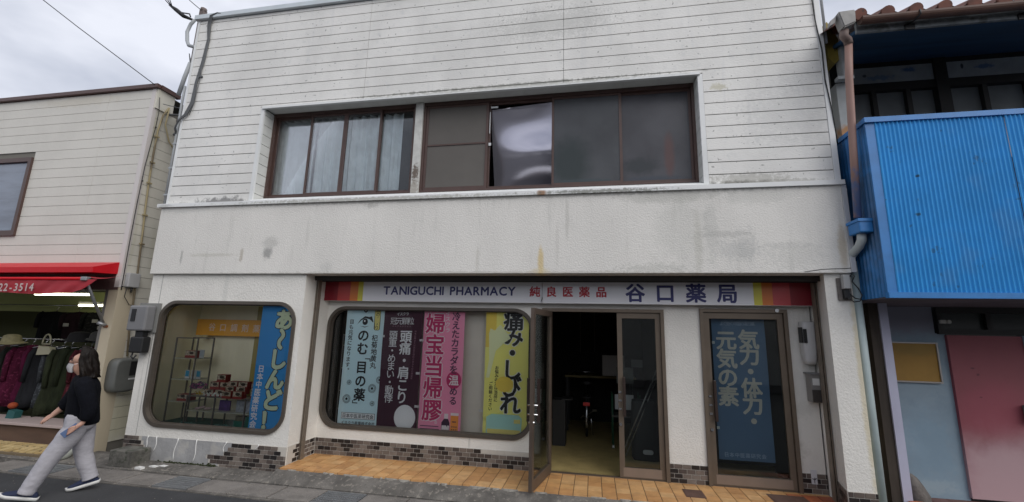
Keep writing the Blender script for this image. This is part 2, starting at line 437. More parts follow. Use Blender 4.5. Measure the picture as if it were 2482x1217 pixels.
# drain covers: concrete lids and steel grates
joints = [-7.62, -7.12, -6.52, -6.0, -5.5, -5.0, -4.53, -4.0, -3.5, -2.99, -2.5, -2.0, -1.5, -1.0, -.5, 0, .5, 1.0, 1.5, 2.0, 2.5]
grates = {(-7.12, -6.52): 'dark steel drain grate by the walking woman', (-5.0, -4.53): 'steel drain grate below the tilted blue banner window', (-2.99, -2.5): 'steel drain grate in front of the eye banner'}
GR = None
for a, c in zip(joints, joints[1:]):
    x0, x1 = a + .008, c - .008
    if (a, c) in grates:
        b = MB()
        y0, y1 = 4.585, 4.925
        b.box(x0, x1, y0, y0 + .015, -.15, -.118); b.box(x0, x1, y1 - .015, y1, -.15, -.118)
        n = 5
        for k in range(n):
            yy = y0 + .06 + (y1 - y0 - .12) * k / (n - 1)
            b.box(x0, x1, yy - .004, yy + .004, -.147, -.1175)
        nb = 22
        for k in range(nb):
            xx = x0 + .006 + (x1 - x0 - .012) * k / (nb - 1)
            b.box(xx - .003, xx + .003, y0 + .015, y1 - .015, -.145, -.121)
        thing('drain_grate', b, m_steel, grates[(a, c)], 'drain grate', 'drain grates in the roadside gutter')
    else:
        b = MB()
        b.box(x0, x1, 4.582, 4.93, -.17, -.121 + rnd.uniform(-.003, .003), bev=.004)
        thing('drain_cover', b, m_cover, 'speckled grey concrete lid in the row covering the roadside gutter', 'drain cover', 'concrete gutter lids')

# ragged white mortar along the porch edge and grit on the apron
b = MB()
x = -3.72
while x < 2.6:
    L_ = rnd.uniform(.03, .22)
    if rnd.random() < .72:
        y0 = 5.150 - rnd.uniform(0, .022)
        b.prism([(x, 5.168), (x + L_ * .3, y0 + .006), (x + L_ * .6, y0), (x + L_, 5.160), (x + L_, 5.168)], 'z', -.04, -.0075 - rnd.uniform(0, .003))
    x += L_
link('porch_edge', b, M('edge_mortar', (.36, .34, .30), .9, var=.3, vscale=20), kind='structure')
b = MB()
for i in range(420):
    x = rnd.uniform(-9, 3); y = rnd.choice([rnd.uniform(4.96, 5.12), rnd.gauss(4.952, .008), rnd.uniform(3.2, 4.5)])
    z = -.139 if y < 4.56 else (-.112 + max(0, (y - 4.98)) * .4)
    r_ = rnd.uniform(.002, .006) if y > 4.5 else rnd.uniform(.002, .0045)
    b.ball((x, y, z), r_ * 1.4, r_, r_ * .6, 5, 3)
link('grit', b, M('grit_pale', (.30, .27, .22), .9), kind='stuff')

# two small floor hatches in the porch
for (x, y, w, d, lab) in ((1.075, 5.50, .105, .125, 'small brown metal floor hatch before the white pier between the doors'), (2.06, 5.50, .19, .20, 'larger brown floor hatch among red tiles before the blue banner door')):
    b = MB(); b.box(x - w, x + w, y - d, y + d, -.02, .004); b.box(x - w + .012, x + w - .012, y - d + .012, y + d - .012, .004, .0065)
    thing('floor_hatch', b, M('hatch_brown', (.11, .06, .045), .55, var=.2, vscale=12), lab, 'floor hatch')

# ------------------------------------------------------------------ the pharmacy
PH = root('pharmacy_building', (-1.8, 5.27, 0), 'two storey white pharmacy with siding above and a stained stucco band', 'building')
# shell: side walls, rear, roof, floor slab between the storeys
b = MB()
b.box(-6.31, -6.21, 5.40, 13, -.2, 2.43); b.box(-6.26, -6.16, 5.26, 13, 2.43, 6.55)
b.box(2.645, 2.745, 5.26, 13, 2.43, 6.55); b.box(2.60, 2.74, 6.0, 13, -.2, 2.43)
b.box(-6.26, 2.745, 12.9, 13.0, -.2, 6.55)
link('wall', b, m_stucco, PH)
b = MB(); b.box(-6.26, 2.745, 5.27, 13, 6.50, 6.56); link('roof', b, m_coping, PH)
# upper siding
b = MB()
zs = [3.445] + [3.592 + .1531 * k for k in range(20)]
zs = [z for z in zs if z < 6.52] + [6.56]
XL, XR, RX0, RX1, RZ1 = -6.225, 2.69, -4.86, 1.37, 4.925
for z0, z1 in zip(zs, zs[1:]):
    segs = [(XL, RX0), (RX1, XR)] if z1 < RZ1 + .05 else [(XL, -3.209), (-3.204, -.351), (-.346, XR)]
    for x0, x1 in segs:
        b.box(x0, x1, 5.240, 5.254, z0 + .0053, z1 - .0053)
    if z0 < RZ1 < z1:
        for x0, x1 in ((RX0, -3.209), (-3.204, -.351), (-.346, RX1)): b.box(x0, x1, 5.240, 5.254, RZ1 + .003, z1 - .0045) if z1 - RZ1 > .03 else None
link('siding', b, m_siding, PH)
b = MB(); b.holed(rect(-6.255, 2.74, 3.44, 6.56), [rect(RX0 + .03, RX1 - .03, 3.45, RZ1)], 5.2555)
link('siding_backing', b, m_groove, PH)
for x0, x1, zt in ((-6.268, -6.228, 6.56), (2.693, 2.752, 6.56), (-4.857, -4.80, 4.91), (1.308, 1.366, 4.91)):
    b = MB(); b.box(x0, x1, 5.233, 5.262, 3.455, zt); link('corner_trim', b, m_trim, PH)
b = MB(); b.box(-4.83, 1.335, 5.212, 5.256, 4.895, 4.928); link('lintel_trim', b, m_trim, PH)
# window recess: grooved cheeks, head
b = MB()
for z0, z1 in zip(zs, zs[1:]):
    if z0 < 4.9:
        zz = min(z1, 4.905)
        b.box(-4.82, -4.80, 5.262, 5.47, z0 + .004, zz - .004); b.box(1.305, 1.325, 5.262, 5.47, z0 + .004, zz - .004)
b.box(-4.84, 1.345, 5.258, 5.47, 4.932, 4.96)
for k in range(15):
    x = -4.8 + .435 * k; b.box(x, min(x + .432, 1.305), 5.26, 5.47, 4.920, 4.9315)
link('window_recess', b, M('recess_paint', (.60, .605, .575), .7, var=.08, vscale=5), PH)
for x0, x1 in ((-4.85, -4.822), (1.327, 1.36)): b = MB(); b.box(x0, x1, 5.26, 5.5, 3.45, 4.95); link('recess_backing', b, m_groove, PH)
# sill flashing
b = MB(); b.prism([(5.185, 3.402), (5.27, 3.402), (5.27, 3.475), (5.185, 3.455)], 'x', -6.36, 2.765)
b.prism([(5.19, 3.455), (5.46, 3.455), (5.46, 3.575), (5.43, 3.565), (5.20, 3.472)], 'x', -4.79, 1.30)
link('sill_flashing', b, m_trim, PH)
b = MB(); b.box(-6.31, 2.80, 5.19, 5.48, 6.565, 6.645, bev=.006); link('coping', b, m_coping, PH)
# stucco band
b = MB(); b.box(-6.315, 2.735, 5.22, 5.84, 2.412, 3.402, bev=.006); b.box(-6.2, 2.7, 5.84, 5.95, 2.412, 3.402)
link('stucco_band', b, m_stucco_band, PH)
b = MB(); b.prism([(2.735, 5.205), (2.782, 5.205), (2.782, 5.25), (2.735, 5.25)], 'z', 2.42, 3.40); b.box(2.733, 2.784, 5.203, 5.252, 3.0, 3.012)
link('edge_strip', b, M('edge_strip_metal', (.50, .51, .53), .45, var=.05), PH)
# ragged crack in the band's bottom corner
b = MB()
pts = [(2.28, 2.42), (2.36, 2.432), (2.45, 2.447), (2.55, 2.452), (2.68, 2.455), (2.735, 2.46)]
for (x0, z0), (x1, z1) in zip(pts, pts[1:]): b.face([(x0, 5.2185, z0), (x1, 5.2185, z1), (x1, 5.2185, z1 + .008), (x0, 5.2185, z0 + .008)])
link('wall_crack', b, m_black, PH)

# left wing with the round-cornered display window
WF = rrect(-6.07, -3.893, .335, 2.035, .28, 9)
WG = rrect(-6.026, -3.937, .379, 1.991, .242, 9)
b = MB(); b.holed(rect(-6.305, -3.814, -.16, 2.412), [WF], 5.27, depth=.12)
b.face([(-3.814, 5.27, -.16), (-3.814, 5.845, -.16), (-3.814, 5.845, 2.412), (-3.814, 5.27, 2.412)])
b.face([(-6.305, 5.27, -.16), (-6.305, 5.4, -.16), (-6.305, 5.4, 2.412), (-6.305, 5.27, 2.412)])
link('wing_wall', b, m_stucco, PH)
b = MB(); b.box(-6.128, -6.122, 5.2685, 5.2695, -.05, 2.41); link('wall_joint', b, M('joint_grey', (.3, .3, .29), .9), PH)
b = MB(); b.ring(WF, WG, 5.245, 5.30); b.ring(rrect(-6.028, -3.935, .377, 1.993, .243, 9), rrect(-6.012, -3.951, .393, 1.977, .23, 9), 5.30, 5.322)
wf = link('display_window', b, m_alu_dk, PH)
b = MB(); b.face([(x, 5.312, z) for x, z in rrect(-6.02, -3.943, .385, 1.985, .236, 9)]); link('pane', b, m_pane, wf)

# recessed shop front
Y0 = 5.843
VF = rrect(-3.79, -.775, .345, 2.02, .27, 9); VG = rrect(-3.746, -.819, .389, 1.978, .232, 9)
DO1 = (-.665, .882, 2.032); DO2 = (1.308, 2.306, 2.052)
outer = [(-3.814, -.02), (DO1[0], -.02), (DO1[0], DO1[2]), (DO1[1], DO1[2]), (DO1[1], -.02), (DO2[0], -.02), (DO2[0], DO2[2]), (DO2[1], DO2[2]), (DO2[1], -.02), (2.56, -.02), (2.56, 2.415), (-3.814, 2.415)]
b = MB(); b.holed(outer, [VF], Y0, depth=.10)
for x in (DO1[0], DO1[1], DO2[0], DO2[1]): b.face([(x, Y0, -.02), (x, Y0 + .1, -.02), (x, Y0 + .1, 2.05), (x, Y0, 2.05)])
link('shopfront_wall', b, m_stucco, PH)
b = MB(); b.ring(VF, VG, Y0 - .022, Y0 + .03); b.ring(rrect(-3.748, -.817, .387, 1.98, .233, 9), rrect(-3.733, -.832, .402, 1.965, .22, 9), Y0 + .03, Y0 + .052)
wf = link('display_window', b, m_alu_dk, PH)
b = MB(); b.face([(x, Y0 + .05, z) for x, z in rrect(-3.74, -.825, .395, 1.972, .226, 9)]); link('pane', b, m_pane, wf)

# right pier beside the recess
b = MB(); b.prism([(2.488, 5.27), (2.752, 5.27), (2.752, 6.05), (2.60, 6.05), (2.575, 5.843), (2.575, 5.62)], 'z', -.25, 2.411)
link('corner_pier', b, m_stucco, PH)
# roller shutter rails
def rail(x, y):
    b = MB(); b.prism([(x - .018, y), (x - .018, y + .07), (x + .018, y + .07), (x + .018, y), (x + .006, y), (x + .006, y + .05), (x - .006, y + .05), (x - .006, y)], 'z', -.01, 2.41)
    link('shutter_rail', b, M('shutter_rail_metal', (.20, .165, .13), .45, metal=.3, var=.2, vscale=7), PH)
rail(-3.79, 5.50); rail(2.548, 5.62)
b = MB(); b.box(-3.81, 2.57, 5.45, 5.62, 2.375, 2.41); b.box(-3.81, 2.57, 5.455, 5.47, 2.35, 2.375); b.box(-3.81, 2.57, 5.60, 5.615, 2.35, 2.375); link('shutter_slot', b, M('shutter_slot_dark', (.03, .026, .022), .6), PH)

# skirting tiles
def tiles(x0, x1, y, ztop, rows, name='tile_skirting', skip=None, axis='x', other=None, zbot=None):
    b = MB(); zb = zbot if zbot is not None else ztop - rows * .0525
    if axis == 'x': b.box(x0, x1, y - .004, y + .01, zb - .02, ztop, 1)
    else: b.box(y - .004 if other > 0 else y - .01, y + .01 if other > 0 else y + .004, x0, x1, zb - .02, ztop, 1)
    for r in range(rows):
        z1 = ztop - r * .0525 - .004; z0 = z1 - .0445
        t = x0 - (.0 if r % 2 else .048)
        while t < x1 - .004:
            a, c = max(t, x0) + .002, min(t + .0905, x1 - .001)
            if c - a > .012 and not (skip and skip(r, (a + c) / 2)):
                e = rnd.uniform(0, .0012)
                if axis == 'x': b.box(a, c, y - .010 - e, y, z0, z1, 0)
                else: b.box(y, y + other * (.010 + e), a, c, z0, z1, 0)
            t += .0965
    return link(name, b, [m_tile, m_grout], PH)
tiles(-3.80, -.672, Y0, .212, 4, skip=lambda r, x: r == 0 and -1.42 < x < -.80)
b = MB()
for k in range(6): b.box(-1.42 + .1 * k, -1.33 + .1 * k, Y0 - .0075, Y0 - .004, .164, .209)
link('tile_bed', b, m_grout, PH)
tiles(.884, 1.306, Y0, .210, 4); tiles(2.308, 2.565, Y0, .213, 4)
tiles(5.28, 5.83, -3.814, .212, 6, axis='y', other=1, zbot=-.1, skip=lambda r, y: y < 5.42 and r < 4)
LE = [-6.04, -6.0, -5.97, -5.94, -5.9, -5.88]; RE = [-4.57, -4.63, -4.69, -4.94, -4.90, -4.75]
tiles(-6.30, -3.816, 5.27, .206, 6, skip=lambda r, x: LE[r] < x < RE[r] or (r == 0 and (x > -3.93 or -4.32 < x < -4.22)) or (r == 1 and x > -3.87))
b = MB()
for r in range(6):
    b.box(LE[r] + .03, RE[r] - .03, 5.2625, 5.27, .206 - .0525 * (r + 1) - (.02 if r == 5 else 0), .206 - .0525 * r + .0005)
link('bare_mortar', b, m_mortar, PH)
b = MB()
for x, l_ in ((-5.90, .16), (-5.76, .19), (-5.44, .27), (-5.13, .28), (-4.70, .13), (-4.22, .06)):
    pts = [(x + .012 * math.sin(k * .8 + x * 9) - .004 * k, 5.261, .215 - l_ * k / 7) for k in range(8)]
    b.tube(pts, [.0075, .007, .006, .006, .005, .005, .005, .003], 6)
link('paint_drip', b, m_drip, PH)
tiles(2.49, 2.752, 5.27, .214, 5, zbot=-.06)
tl = MB()
d_ = Vector((2.575 - 2.488, 5.62 - 5.27, 0)); L_ = d_.length; d_.normalize(); nn_ = Vector((-d_.y, d_.x, 0))
for r in range(4):
    t = 0 if r % 2 else -.05
    while t < L_ - .01:
        a, c = max(t, 0) + .002, min(t + .0905, L_)
        z1 = .213 - r * .0525
        if c - a > .012:
            p = Vector((2.488, 5.27, z1 - .026)) + d_ * (a + c) / 2 + nn_ * .005
            tl.obox(p, d_ * (c - a) / 2, nn_ * .006, (0, 0, .0232), 0)
        t += .0965
tl.obox(Vector((2.488, 5.27, .105)) + d_ * L_ / 2, d_ * L_ / 2, nn_ * .004, (0, 0, .108), 1)
link('tile_skirting', tl, [m_tile, m_grout], PH)

# doors
def leaf(x0, x1, z0, z1, y, parent, st=.062, kick=.115, handle_x=None, name='door', hs=1):
    b = MB(); b.ring(rect(x0, x1, z0, z1), rect(x0 + st, x1 - st, z0 + kick, z1 - st * 1.15), y - .02, y + .02)
    o = link(name, b, m_alu, parent)
    b = MB(); b.box(x0 + st * .7, x1 - st * .7, y - .022, y + .022, z0 + .012, z0 + kick - .004); link('kick_plate', b, m_alu_lt, o)
    b = MB(); b.box(x0 + st - .01, x1 - st + .01, y - .004, y + .004, z0 + kick - .01, z1 - st); link('pane', b, m_pane_door, o)
    if handle_x is not None:
        h = MB(); h.box(handle_x - .016, handle_x + .016, y - .075, y - .045, .72, 1.19, bev=.005)
        link('handle', h, m_handle, o)
        for z in (.80, .90, 1.0):
            h = MB(); h.box(handle_x - .05 * hs - .018, handle_x - .05 * hs + .018, y - .028, y - .02, z - .011, z + .011); link('handle_screw', h, m_chrome, o)
        h = MB(); h.tube([(handle_x - .05 * hs, y - .035, .62), (handle_x - .05 * hs, y - .02, .62)], .018, 12)
        link('lock', h, m_chrome, o)
    return o
def frame3(x0, x1, z1, y, w, parent):
    b = MB(); b.box(x0, x0 + w, y - .03, y + .06, 0, z1); b.box(x1 - w, x1, y - .03, y + .06, 0, z1); b.box(x0 + w, x1 - w, y - .03, y + .06, z1 - w, z1)
    b.box(x0 + w, x1 - w, y - .01, y + .05, -.004, .008)
    return link('door_frame', b, m_alu, parent)
frame3(-.663, .880, 2.03, Y0, .042, PH)
leaf(.302, .835, .012, 1.985, Y0 + .02, PH, handle_x=.372, name='door', hs=1)
frame3(1.309, 2.305, 2.05, Y0, .042, PH)
leaf(1.355, 2.258, .012, 2.004, Y0 + .02, PH, st=.064, handle_x=1.432, name='door')
b = MB(); b.tube([(2.19, Y0 - .04, 2.035), (2.19, Y0 - .03, 2.035)], .022, 12); link('closer_screw', b, m_chrome, PH)
# open leaf, hinged on the left jamb and swung out over the porch
hx, hy = -.545, Y0 - .035
a_ = math.atan2(5.055 - 5.82, -.668 + .53)
dv = Vector((math.cos(a_), math.sin(a_), 0)); nv = Vector((-dv.y, dv.x, 0)); Wd = .785
b = MB()
def lf(u0, u1, z0, z1, t=.02): b.obox(Vector((hx, hy, (z0 + z1) / 2)) + dv * (u0 + u1) / 2, dv * (u1 - u0) / 2, nv * t, (0, 0, (z1 - z0) / 2))
lf(0, .06, .012, 1.985); lf(Wd - .06, Wd, .012, 1.985); lf(.06, Wd - .06, 1.915, 1.985); lf(.06, Wd - .06, .012, .125)
od = link('open_door', b, M('door_edge_bronze', (.12, .09, .07), .42, metal=.35, var=.1, vscale=5), PH)
b = MB(); lf(.055, Wd - .055, .12, 1.92, .004); link('pane', b, m_pane_door, od)
for sgn in (1, -1):
    b = MB(); b.obox(Vector((hx, hy, .955)) + dv * (Wd - .075) + nv * .06 * sgn, dv * .017, nv * .014, (0, 0, .235)); link('handle', b, m_handle, od)
b = MB()
for z in (.80, .90): b.tube([Vector((hx, hy, z)) + dv * (Wd - .06) - nv * .06, Vector((hx, hy, z)) + dv * (Wd - .06) + nv * .06], .012, 8)
b.tube([Vector((hx, hy, .72)) + dv * (Wd - .03) - nv * .035, Vector((hx, hy, .72)) + dv * (Wd - .03) + nv * .035], .017, 10)
link('lock', b, m_chrome, od)

# shop interior
b = MB()
b.face([(-3.6, 5.95, .0), (2.55, 5.95, .0), (2.55, 12, .0), (-3.6, 12, .0)])
b.box(-.66, .88, 5.84, 5.96, -.03, -.003)
link('shop_floor', b, m_shop_floor, PH)
b = MB()
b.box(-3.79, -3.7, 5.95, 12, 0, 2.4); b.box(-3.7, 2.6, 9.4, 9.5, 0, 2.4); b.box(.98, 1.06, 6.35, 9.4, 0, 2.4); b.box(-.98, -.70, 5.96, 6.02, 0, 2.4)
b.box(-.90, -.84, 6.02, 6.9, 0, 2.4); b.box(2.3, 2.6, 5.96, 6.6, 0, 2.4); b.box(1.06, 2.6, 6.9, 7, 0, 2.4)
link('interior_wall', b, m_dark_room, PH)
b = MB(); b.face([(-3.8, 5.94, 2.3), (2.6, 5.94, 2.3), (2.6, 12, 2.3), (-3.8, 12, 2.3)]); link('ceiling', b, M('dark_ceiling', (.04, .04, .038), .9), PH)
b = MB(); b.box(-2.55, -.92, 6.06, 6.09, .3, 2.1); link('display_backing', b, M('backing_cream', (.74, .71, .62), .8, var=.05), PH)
b = MB(); b.box(-3.78, -.86, 5.93, 6.3, .30, .335); link('display_floor', b, M('display_floor', (.35, .33, .30), .6), PH)
# wing display room
mo = M('display_wall_olive', (.90, .86, .62), .8, var=.08, vscale=2, vstretch=(1, 1, .3))
b = MB(); b.box(-6.06, -6.02, 5.36, 5.92, .2, 2.4); b.box(-6.06, -3.9, 5.88, 5.92, .2, 2.4); b.box(-3.93, -3.86, 5.36, 5.92, .2, 2.4); b.box(-6.06, -3.86, 5.36, 5.92, 2.08, 2.12)
link('display_room_wall', b, mo, PH)
b = MB(); b.box(-6.02, -3.93, 5.345, 5.88, .30, .352); link('display_cloth', b, M('green_cloth', (.02, .085, .065), .9, var=.3, vscale=6, bump=.01, bscale=8), PH)

# upstairs windows
def sash(x0, x1, z0, z1, y, w, parent, glassm, midrail=False, wl=None, wr=None):
    wl = wl or w; wr = wr or w
    b = MB(); b.box(x0, x0 + wl, y - .012, y + .012, z0, z1); b.box(x1 - wr, x1, y - .012, y + .012, z0, z1)
    b.box(x0 + wl, x1 - wr, y - .012, y + .012, z0, z0 + w * 1.2); b.box(x0 + wl, x1 - wr, y - .012, y + .012, z1 - w, z1)
    if midrail: b.box(x0 + wl, x1 - wr, y - .013, y + .010, 4.255, 4.278)
    o = link('window_sash', b, m_brown, parent)
    if glassm:
        b = MB(); b.box(x0 + wl - .005, x1 - wr + .005, y - .003, y + .003, z0 + w, z1 - w + .005); link('pane', b, glassm, o)
    return o
WZ0, WZ1 = 3.575, 4.925
fo = []
for x0, x1 in ((-4.80, -2.468), (-2.352, 1.305)):
    b = MB(); b.ring(rect(x0, x1, WZ0, WZ1), rect(x0 + .035, x1 - .035, WZ0 + .025, WZ1 - .055), 5.44, 5.53); fo.append(link('window_frame', b, m_brown, PH))
m_up = glass('upstairs_glass', (.90, .92, .94), refl=.8)
m_screen = M('screen_mesh_grey', (.105, .096, .086), .7, var=.08, vscale=2)
def frosted(name, c, rough, st=()):
    return M(name, c, rough, stains_and_shade=st, spec=.35, var=.25, vscale=1.2, bump=.0012, bscale=95, bdetail=1, bstretch=(1, 1, 2.5))
m_fr = frosted('frosted_pane_dark', (.060, .063, .068), .2, ((-.28, 3.92, .36, .50, (.028, .037, .037), .9, .5, 5), (-.1, 3.64, .5, .06, (.045, .06, .065), .8, 1.2)))
m_fr2 = frosted('frosted_pane_grey', (.066, .066, .074), .2, ((.98, 3.95, .09, .42, (.105, .055, .050), .8, .5, 5), (.62, 3.84, .30, .16, (.03, .035, .038), .85, .8), (.8, 3.66, .5, .06, (.05, .06, .075), .8, 1.0)))  # pink band: street reflection painted into the pane; dark patches: silhouettes behind
zs0, zs1 = WZ0 + .027, WZ1 - .057
sash(-4.762, -4.135, zs0, zs1, 5.505, .03, fo[0], m_up, wr=.028)
sash(-4.165, -3.587, zs0, zs1, 5.47, .03, fo[0], m_up)
sash(-3.584, -3.01, zs0, zs1, 5.47, .03, fo[0], m_up)
sash(-3.04, -2.506, zs0, zs1, 5.505, .03, fo[0], m_up)
sash(-2.315, -1.40, zs0, zs1, 5.468, .035, fo[1], m_screen, midrail=True)
sash(-1.405, -.49, zs0, zs1, 5.50, .03, fo[1], None)
sash(-.52, .395, zs0, zs1, 5.468, .032, fo[1], m_fr, wl=.03)
sash(.37, 1.268, zs0, zs1, 5.50, .032, fo[1], m_fr2)
# warped reflective film behind the fourth sash
b = MB()
def film(u, v):
    x = -1.385 + .87 * u; z = 3.64 + 1.19 * v
    if v > .96: z -= .05 * (1 - u) * (v - .96) / .04
    r2 = ((u - .86) / .52) ** 2 + ((v - .42) / .23) ** 2
    return (x, 5.515 + .40 * (1 - v) - .125 * math.exp(-r2) + .005 * math.sin(u * 5 + v * 7) + .003 * math.sin(v * 11 - u * 3), z)
b.sheet(film, 60, 70)
link('window_film', b, M('mirror_film', (.54, .53, .60), .15, metal=.72), PH)
b = MB(); b.box(-1.39, -1.355, 5.462, 5.466, 4.22, 4.26); b.box(-1.37, -1.27, 5.462, 5.466, 4.775, 4.80); b.box(-1.385, -1.375, 5.463, 5.467, 4.4, 4.72); link('tape', b, M('white_tape', (.6, .62, .62), .5), PH)
b = MB(); b.box(-2.465, -2.355, 5.405, 5.53, 3.56, 4.925); link('window_mullion', b, M('peeling_mullion', (.55, .55, .52), .8, var=.15, vscale=8, stains_and_shade=[(-2.41, 3.85, .06, .16, (.10, .07, .05), .9, 2.6, 22), (-2.41, 3.6, .08, .2, (.25, .22, .18), .7, 2.4, 26)], bump=.006, bscale=40), PH)
b = MB()
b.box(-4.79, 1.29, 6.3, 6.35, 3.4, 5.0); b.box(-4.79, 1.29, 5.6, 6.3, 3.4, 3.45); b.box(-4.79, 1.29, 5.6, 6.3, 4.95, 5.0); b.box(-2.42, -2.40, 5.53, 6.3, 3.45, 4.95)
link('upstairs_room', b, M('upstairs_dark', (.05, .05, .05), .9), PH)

# lace curtains upstairs
def curtain(x0, x1, y, ph, label):
    b = MB()
    b.sheet(lambda u, v: (x0 + (x1 - x0) * u, y + .030 * math.sin(u * (x1 - x0) * 46 + ph + .6 * math.sin(v * 3)) + .008 * math.sin(u * 60 + v * 2), 3.50 + 1.36 * v), int((x1 - x0) * 110), 16)
    nb_ = NB('lace_' + str(round(x0, 2)).replace('.', 'p').replace('-', 'm'))
    d1 = nb_.n('ShaderNodeBsdfDiffuse'); t1 = nb_.n('ShaderNodeBsdfTransparent'); ms = nb_.n('ShaderNodeMixShader')
    f = nb_.rng(nb_.noise(5, 3, .6, (1, 1, .8)), .35, .65, .80, .97); nb_.l(f, ms.inputs[0]); nb_.l(t1.outputs[0], ms.inputs[1]); nb_.l(d1.outputs[0], ms.inputs[2])
    d1.inputs[0].default_value = (.84, .90, .88, 1); nb_.l(ms.outputs[0], nb_.out.inputs['Surface'])
    thing('lace_curtain', b, nb_.m, label, 'curtain', 'white lace curtains upstairs')
curtain(-4.77, -4.16, 5.60, 0, 'plain lace curtain behind the outermost upstairs pane, beside the siding')
curtain(-4.15, -3.565, 5.60, 1, 'lace curtain in the second upstairs pane from the siding')
curtain(-3.575, -3.02, 5.60, 2.2, 'wavy lace curtain filling the third upstairs pane')
curtain(-3.03, -2.72, 5.60, 3, 'narrow lace curtain beside a dark gap, next to the white window post')

# ------------------------------------------------------------------ sign board over the shop front
def dull(name, c, rough=.45, **k): return M(name, c, rough, **k)
SG = root('shop_sign', (-.655, 5.72, 2.09), 'long white fascia sign with blue and red lettering and coloured end stripes', 'sign')
m_face = dull('sign_face', (.74, .74, .77), .35, var=.04, vscale=2)
m_navy = dull('sign_navy', (.020, .022, .13), .4); m_red = dull('sign_red', (.42, .018, .03), .4)
b = MB(); b.box(-3.87, -.660, 5.722, 5.80, 2.090, 2.380); link('sign_panel', b, m_face, SG)
b = MB(); b.box(-.652, 2.556, 5.716, 5.80, 2.088, 2.384); link('sign_panel', b, m_face, SG)
b = MB(); b.box(-3.88, 2.565, 5.80, 5.842, 2.11, 2.375); link('sign_back', b, m_black, SG)
sc_ = {'dr': (.23, .012, .022), 'rd': (.46, .045, .04), 'og': (.62, .17, .025), 'ye': (.62, .56, .06), 'rd2': (.50, .055, .06)}
for x0, x1, k, y in ((-3.87, -3.607, 'dr', 5.722), (-3.607, -3.413, 'rd', 5.722), (-3.413, -3.291, 'og', 5.722), (-3.291, -3.216, 'ye', 5.722),
                     (1.913, 2.005, 'ye', 5.716), (2.005, 2.123, 'og', 5.716), (2.123, 2.313, 'rd2', 5.716), (2.313, 2.556, 'dr', 5.716)):
    b = MB(); b.box(x0, x1, y - .003, y - .0005, 2.091, 2.3795); link('stripe', b, dull('sign_' + k, sc_[k], .35), SG)
def wall_fn(y): return lambda u, v, l: (u, y - .0025 - l, v)
def width(s, size, gap, sx=1.):
    t = 0
    for ch in s:
        if ch == ' ': t += gap * size * 2.4 + .18 * size; continue
        vs, _ = glyph(ch); t += (max(p[0] for p in vs) - min(p[0] for p in vs)) * size * sx + gap * size
    return t
b = MB(); s_ = 'TANIGUCHI PHARMACY'; size = .162; u = -2.90; tot = 1.905
lo, hi = 0., .6
for _ in range(30):
    g = (lo + hi) / 2
    if width(s_, size, g) < tot: lo = g
    else: hi = g
for ch in s_:
    if ch == ' ': u += g * size * 2.4 + .18 * size; continue
    vs, _p = glyph(ch); mn = min(p[0] for p in vs) * size; w_ = (max(p[0] for p in vs)) * size - mn
    write(b, ch, u - mn, 2.234, size, wall_fn(5.7215), bold=.026); u += w_ + g * size
link('lettering', b, m_navy, SG)
def chars(mb, s, p0, p1, size, fn, bold=0., vertical=True, layer=0., sx=1.):
    n = max(1, len(s) - 1)
    for i, ch in enumerate(s):
        t = i / n
        write(mb, ch, p0[0] + (p1[0] - p0[0]) * t, p0[1] + (p1[1] - p0[1]) * t, size, fn, vertical=vertical, bold=bold, layer=layer + (i % 2) * .00006, sx=sx)
b = MB(); chars(b, '純', (-.752, 2.238), (-.752, 2.238), .145, wall_fn(5.7215), .03, False)
chars(b, '良医薬品', (-.535, 2.238), (.108, 2.238), .142, wall_fn(5.7155), .03, False); link('lettering', b, m_red, SG)
b = MB(); chars(b, '谷口薬局', (.528, 2.232), (1.617, 2.232), .245, wall_fn(5.7155), .030, False); link('lettering', b, m_navy, SG)
b = MB(); b.prism([(-.672, 2.10), (-.648, 2.14), (-.648, 2.17), (-.655, 2.14)], 'y', 5.700, 5.714); link('peeling_corner', b, m_black, SG)

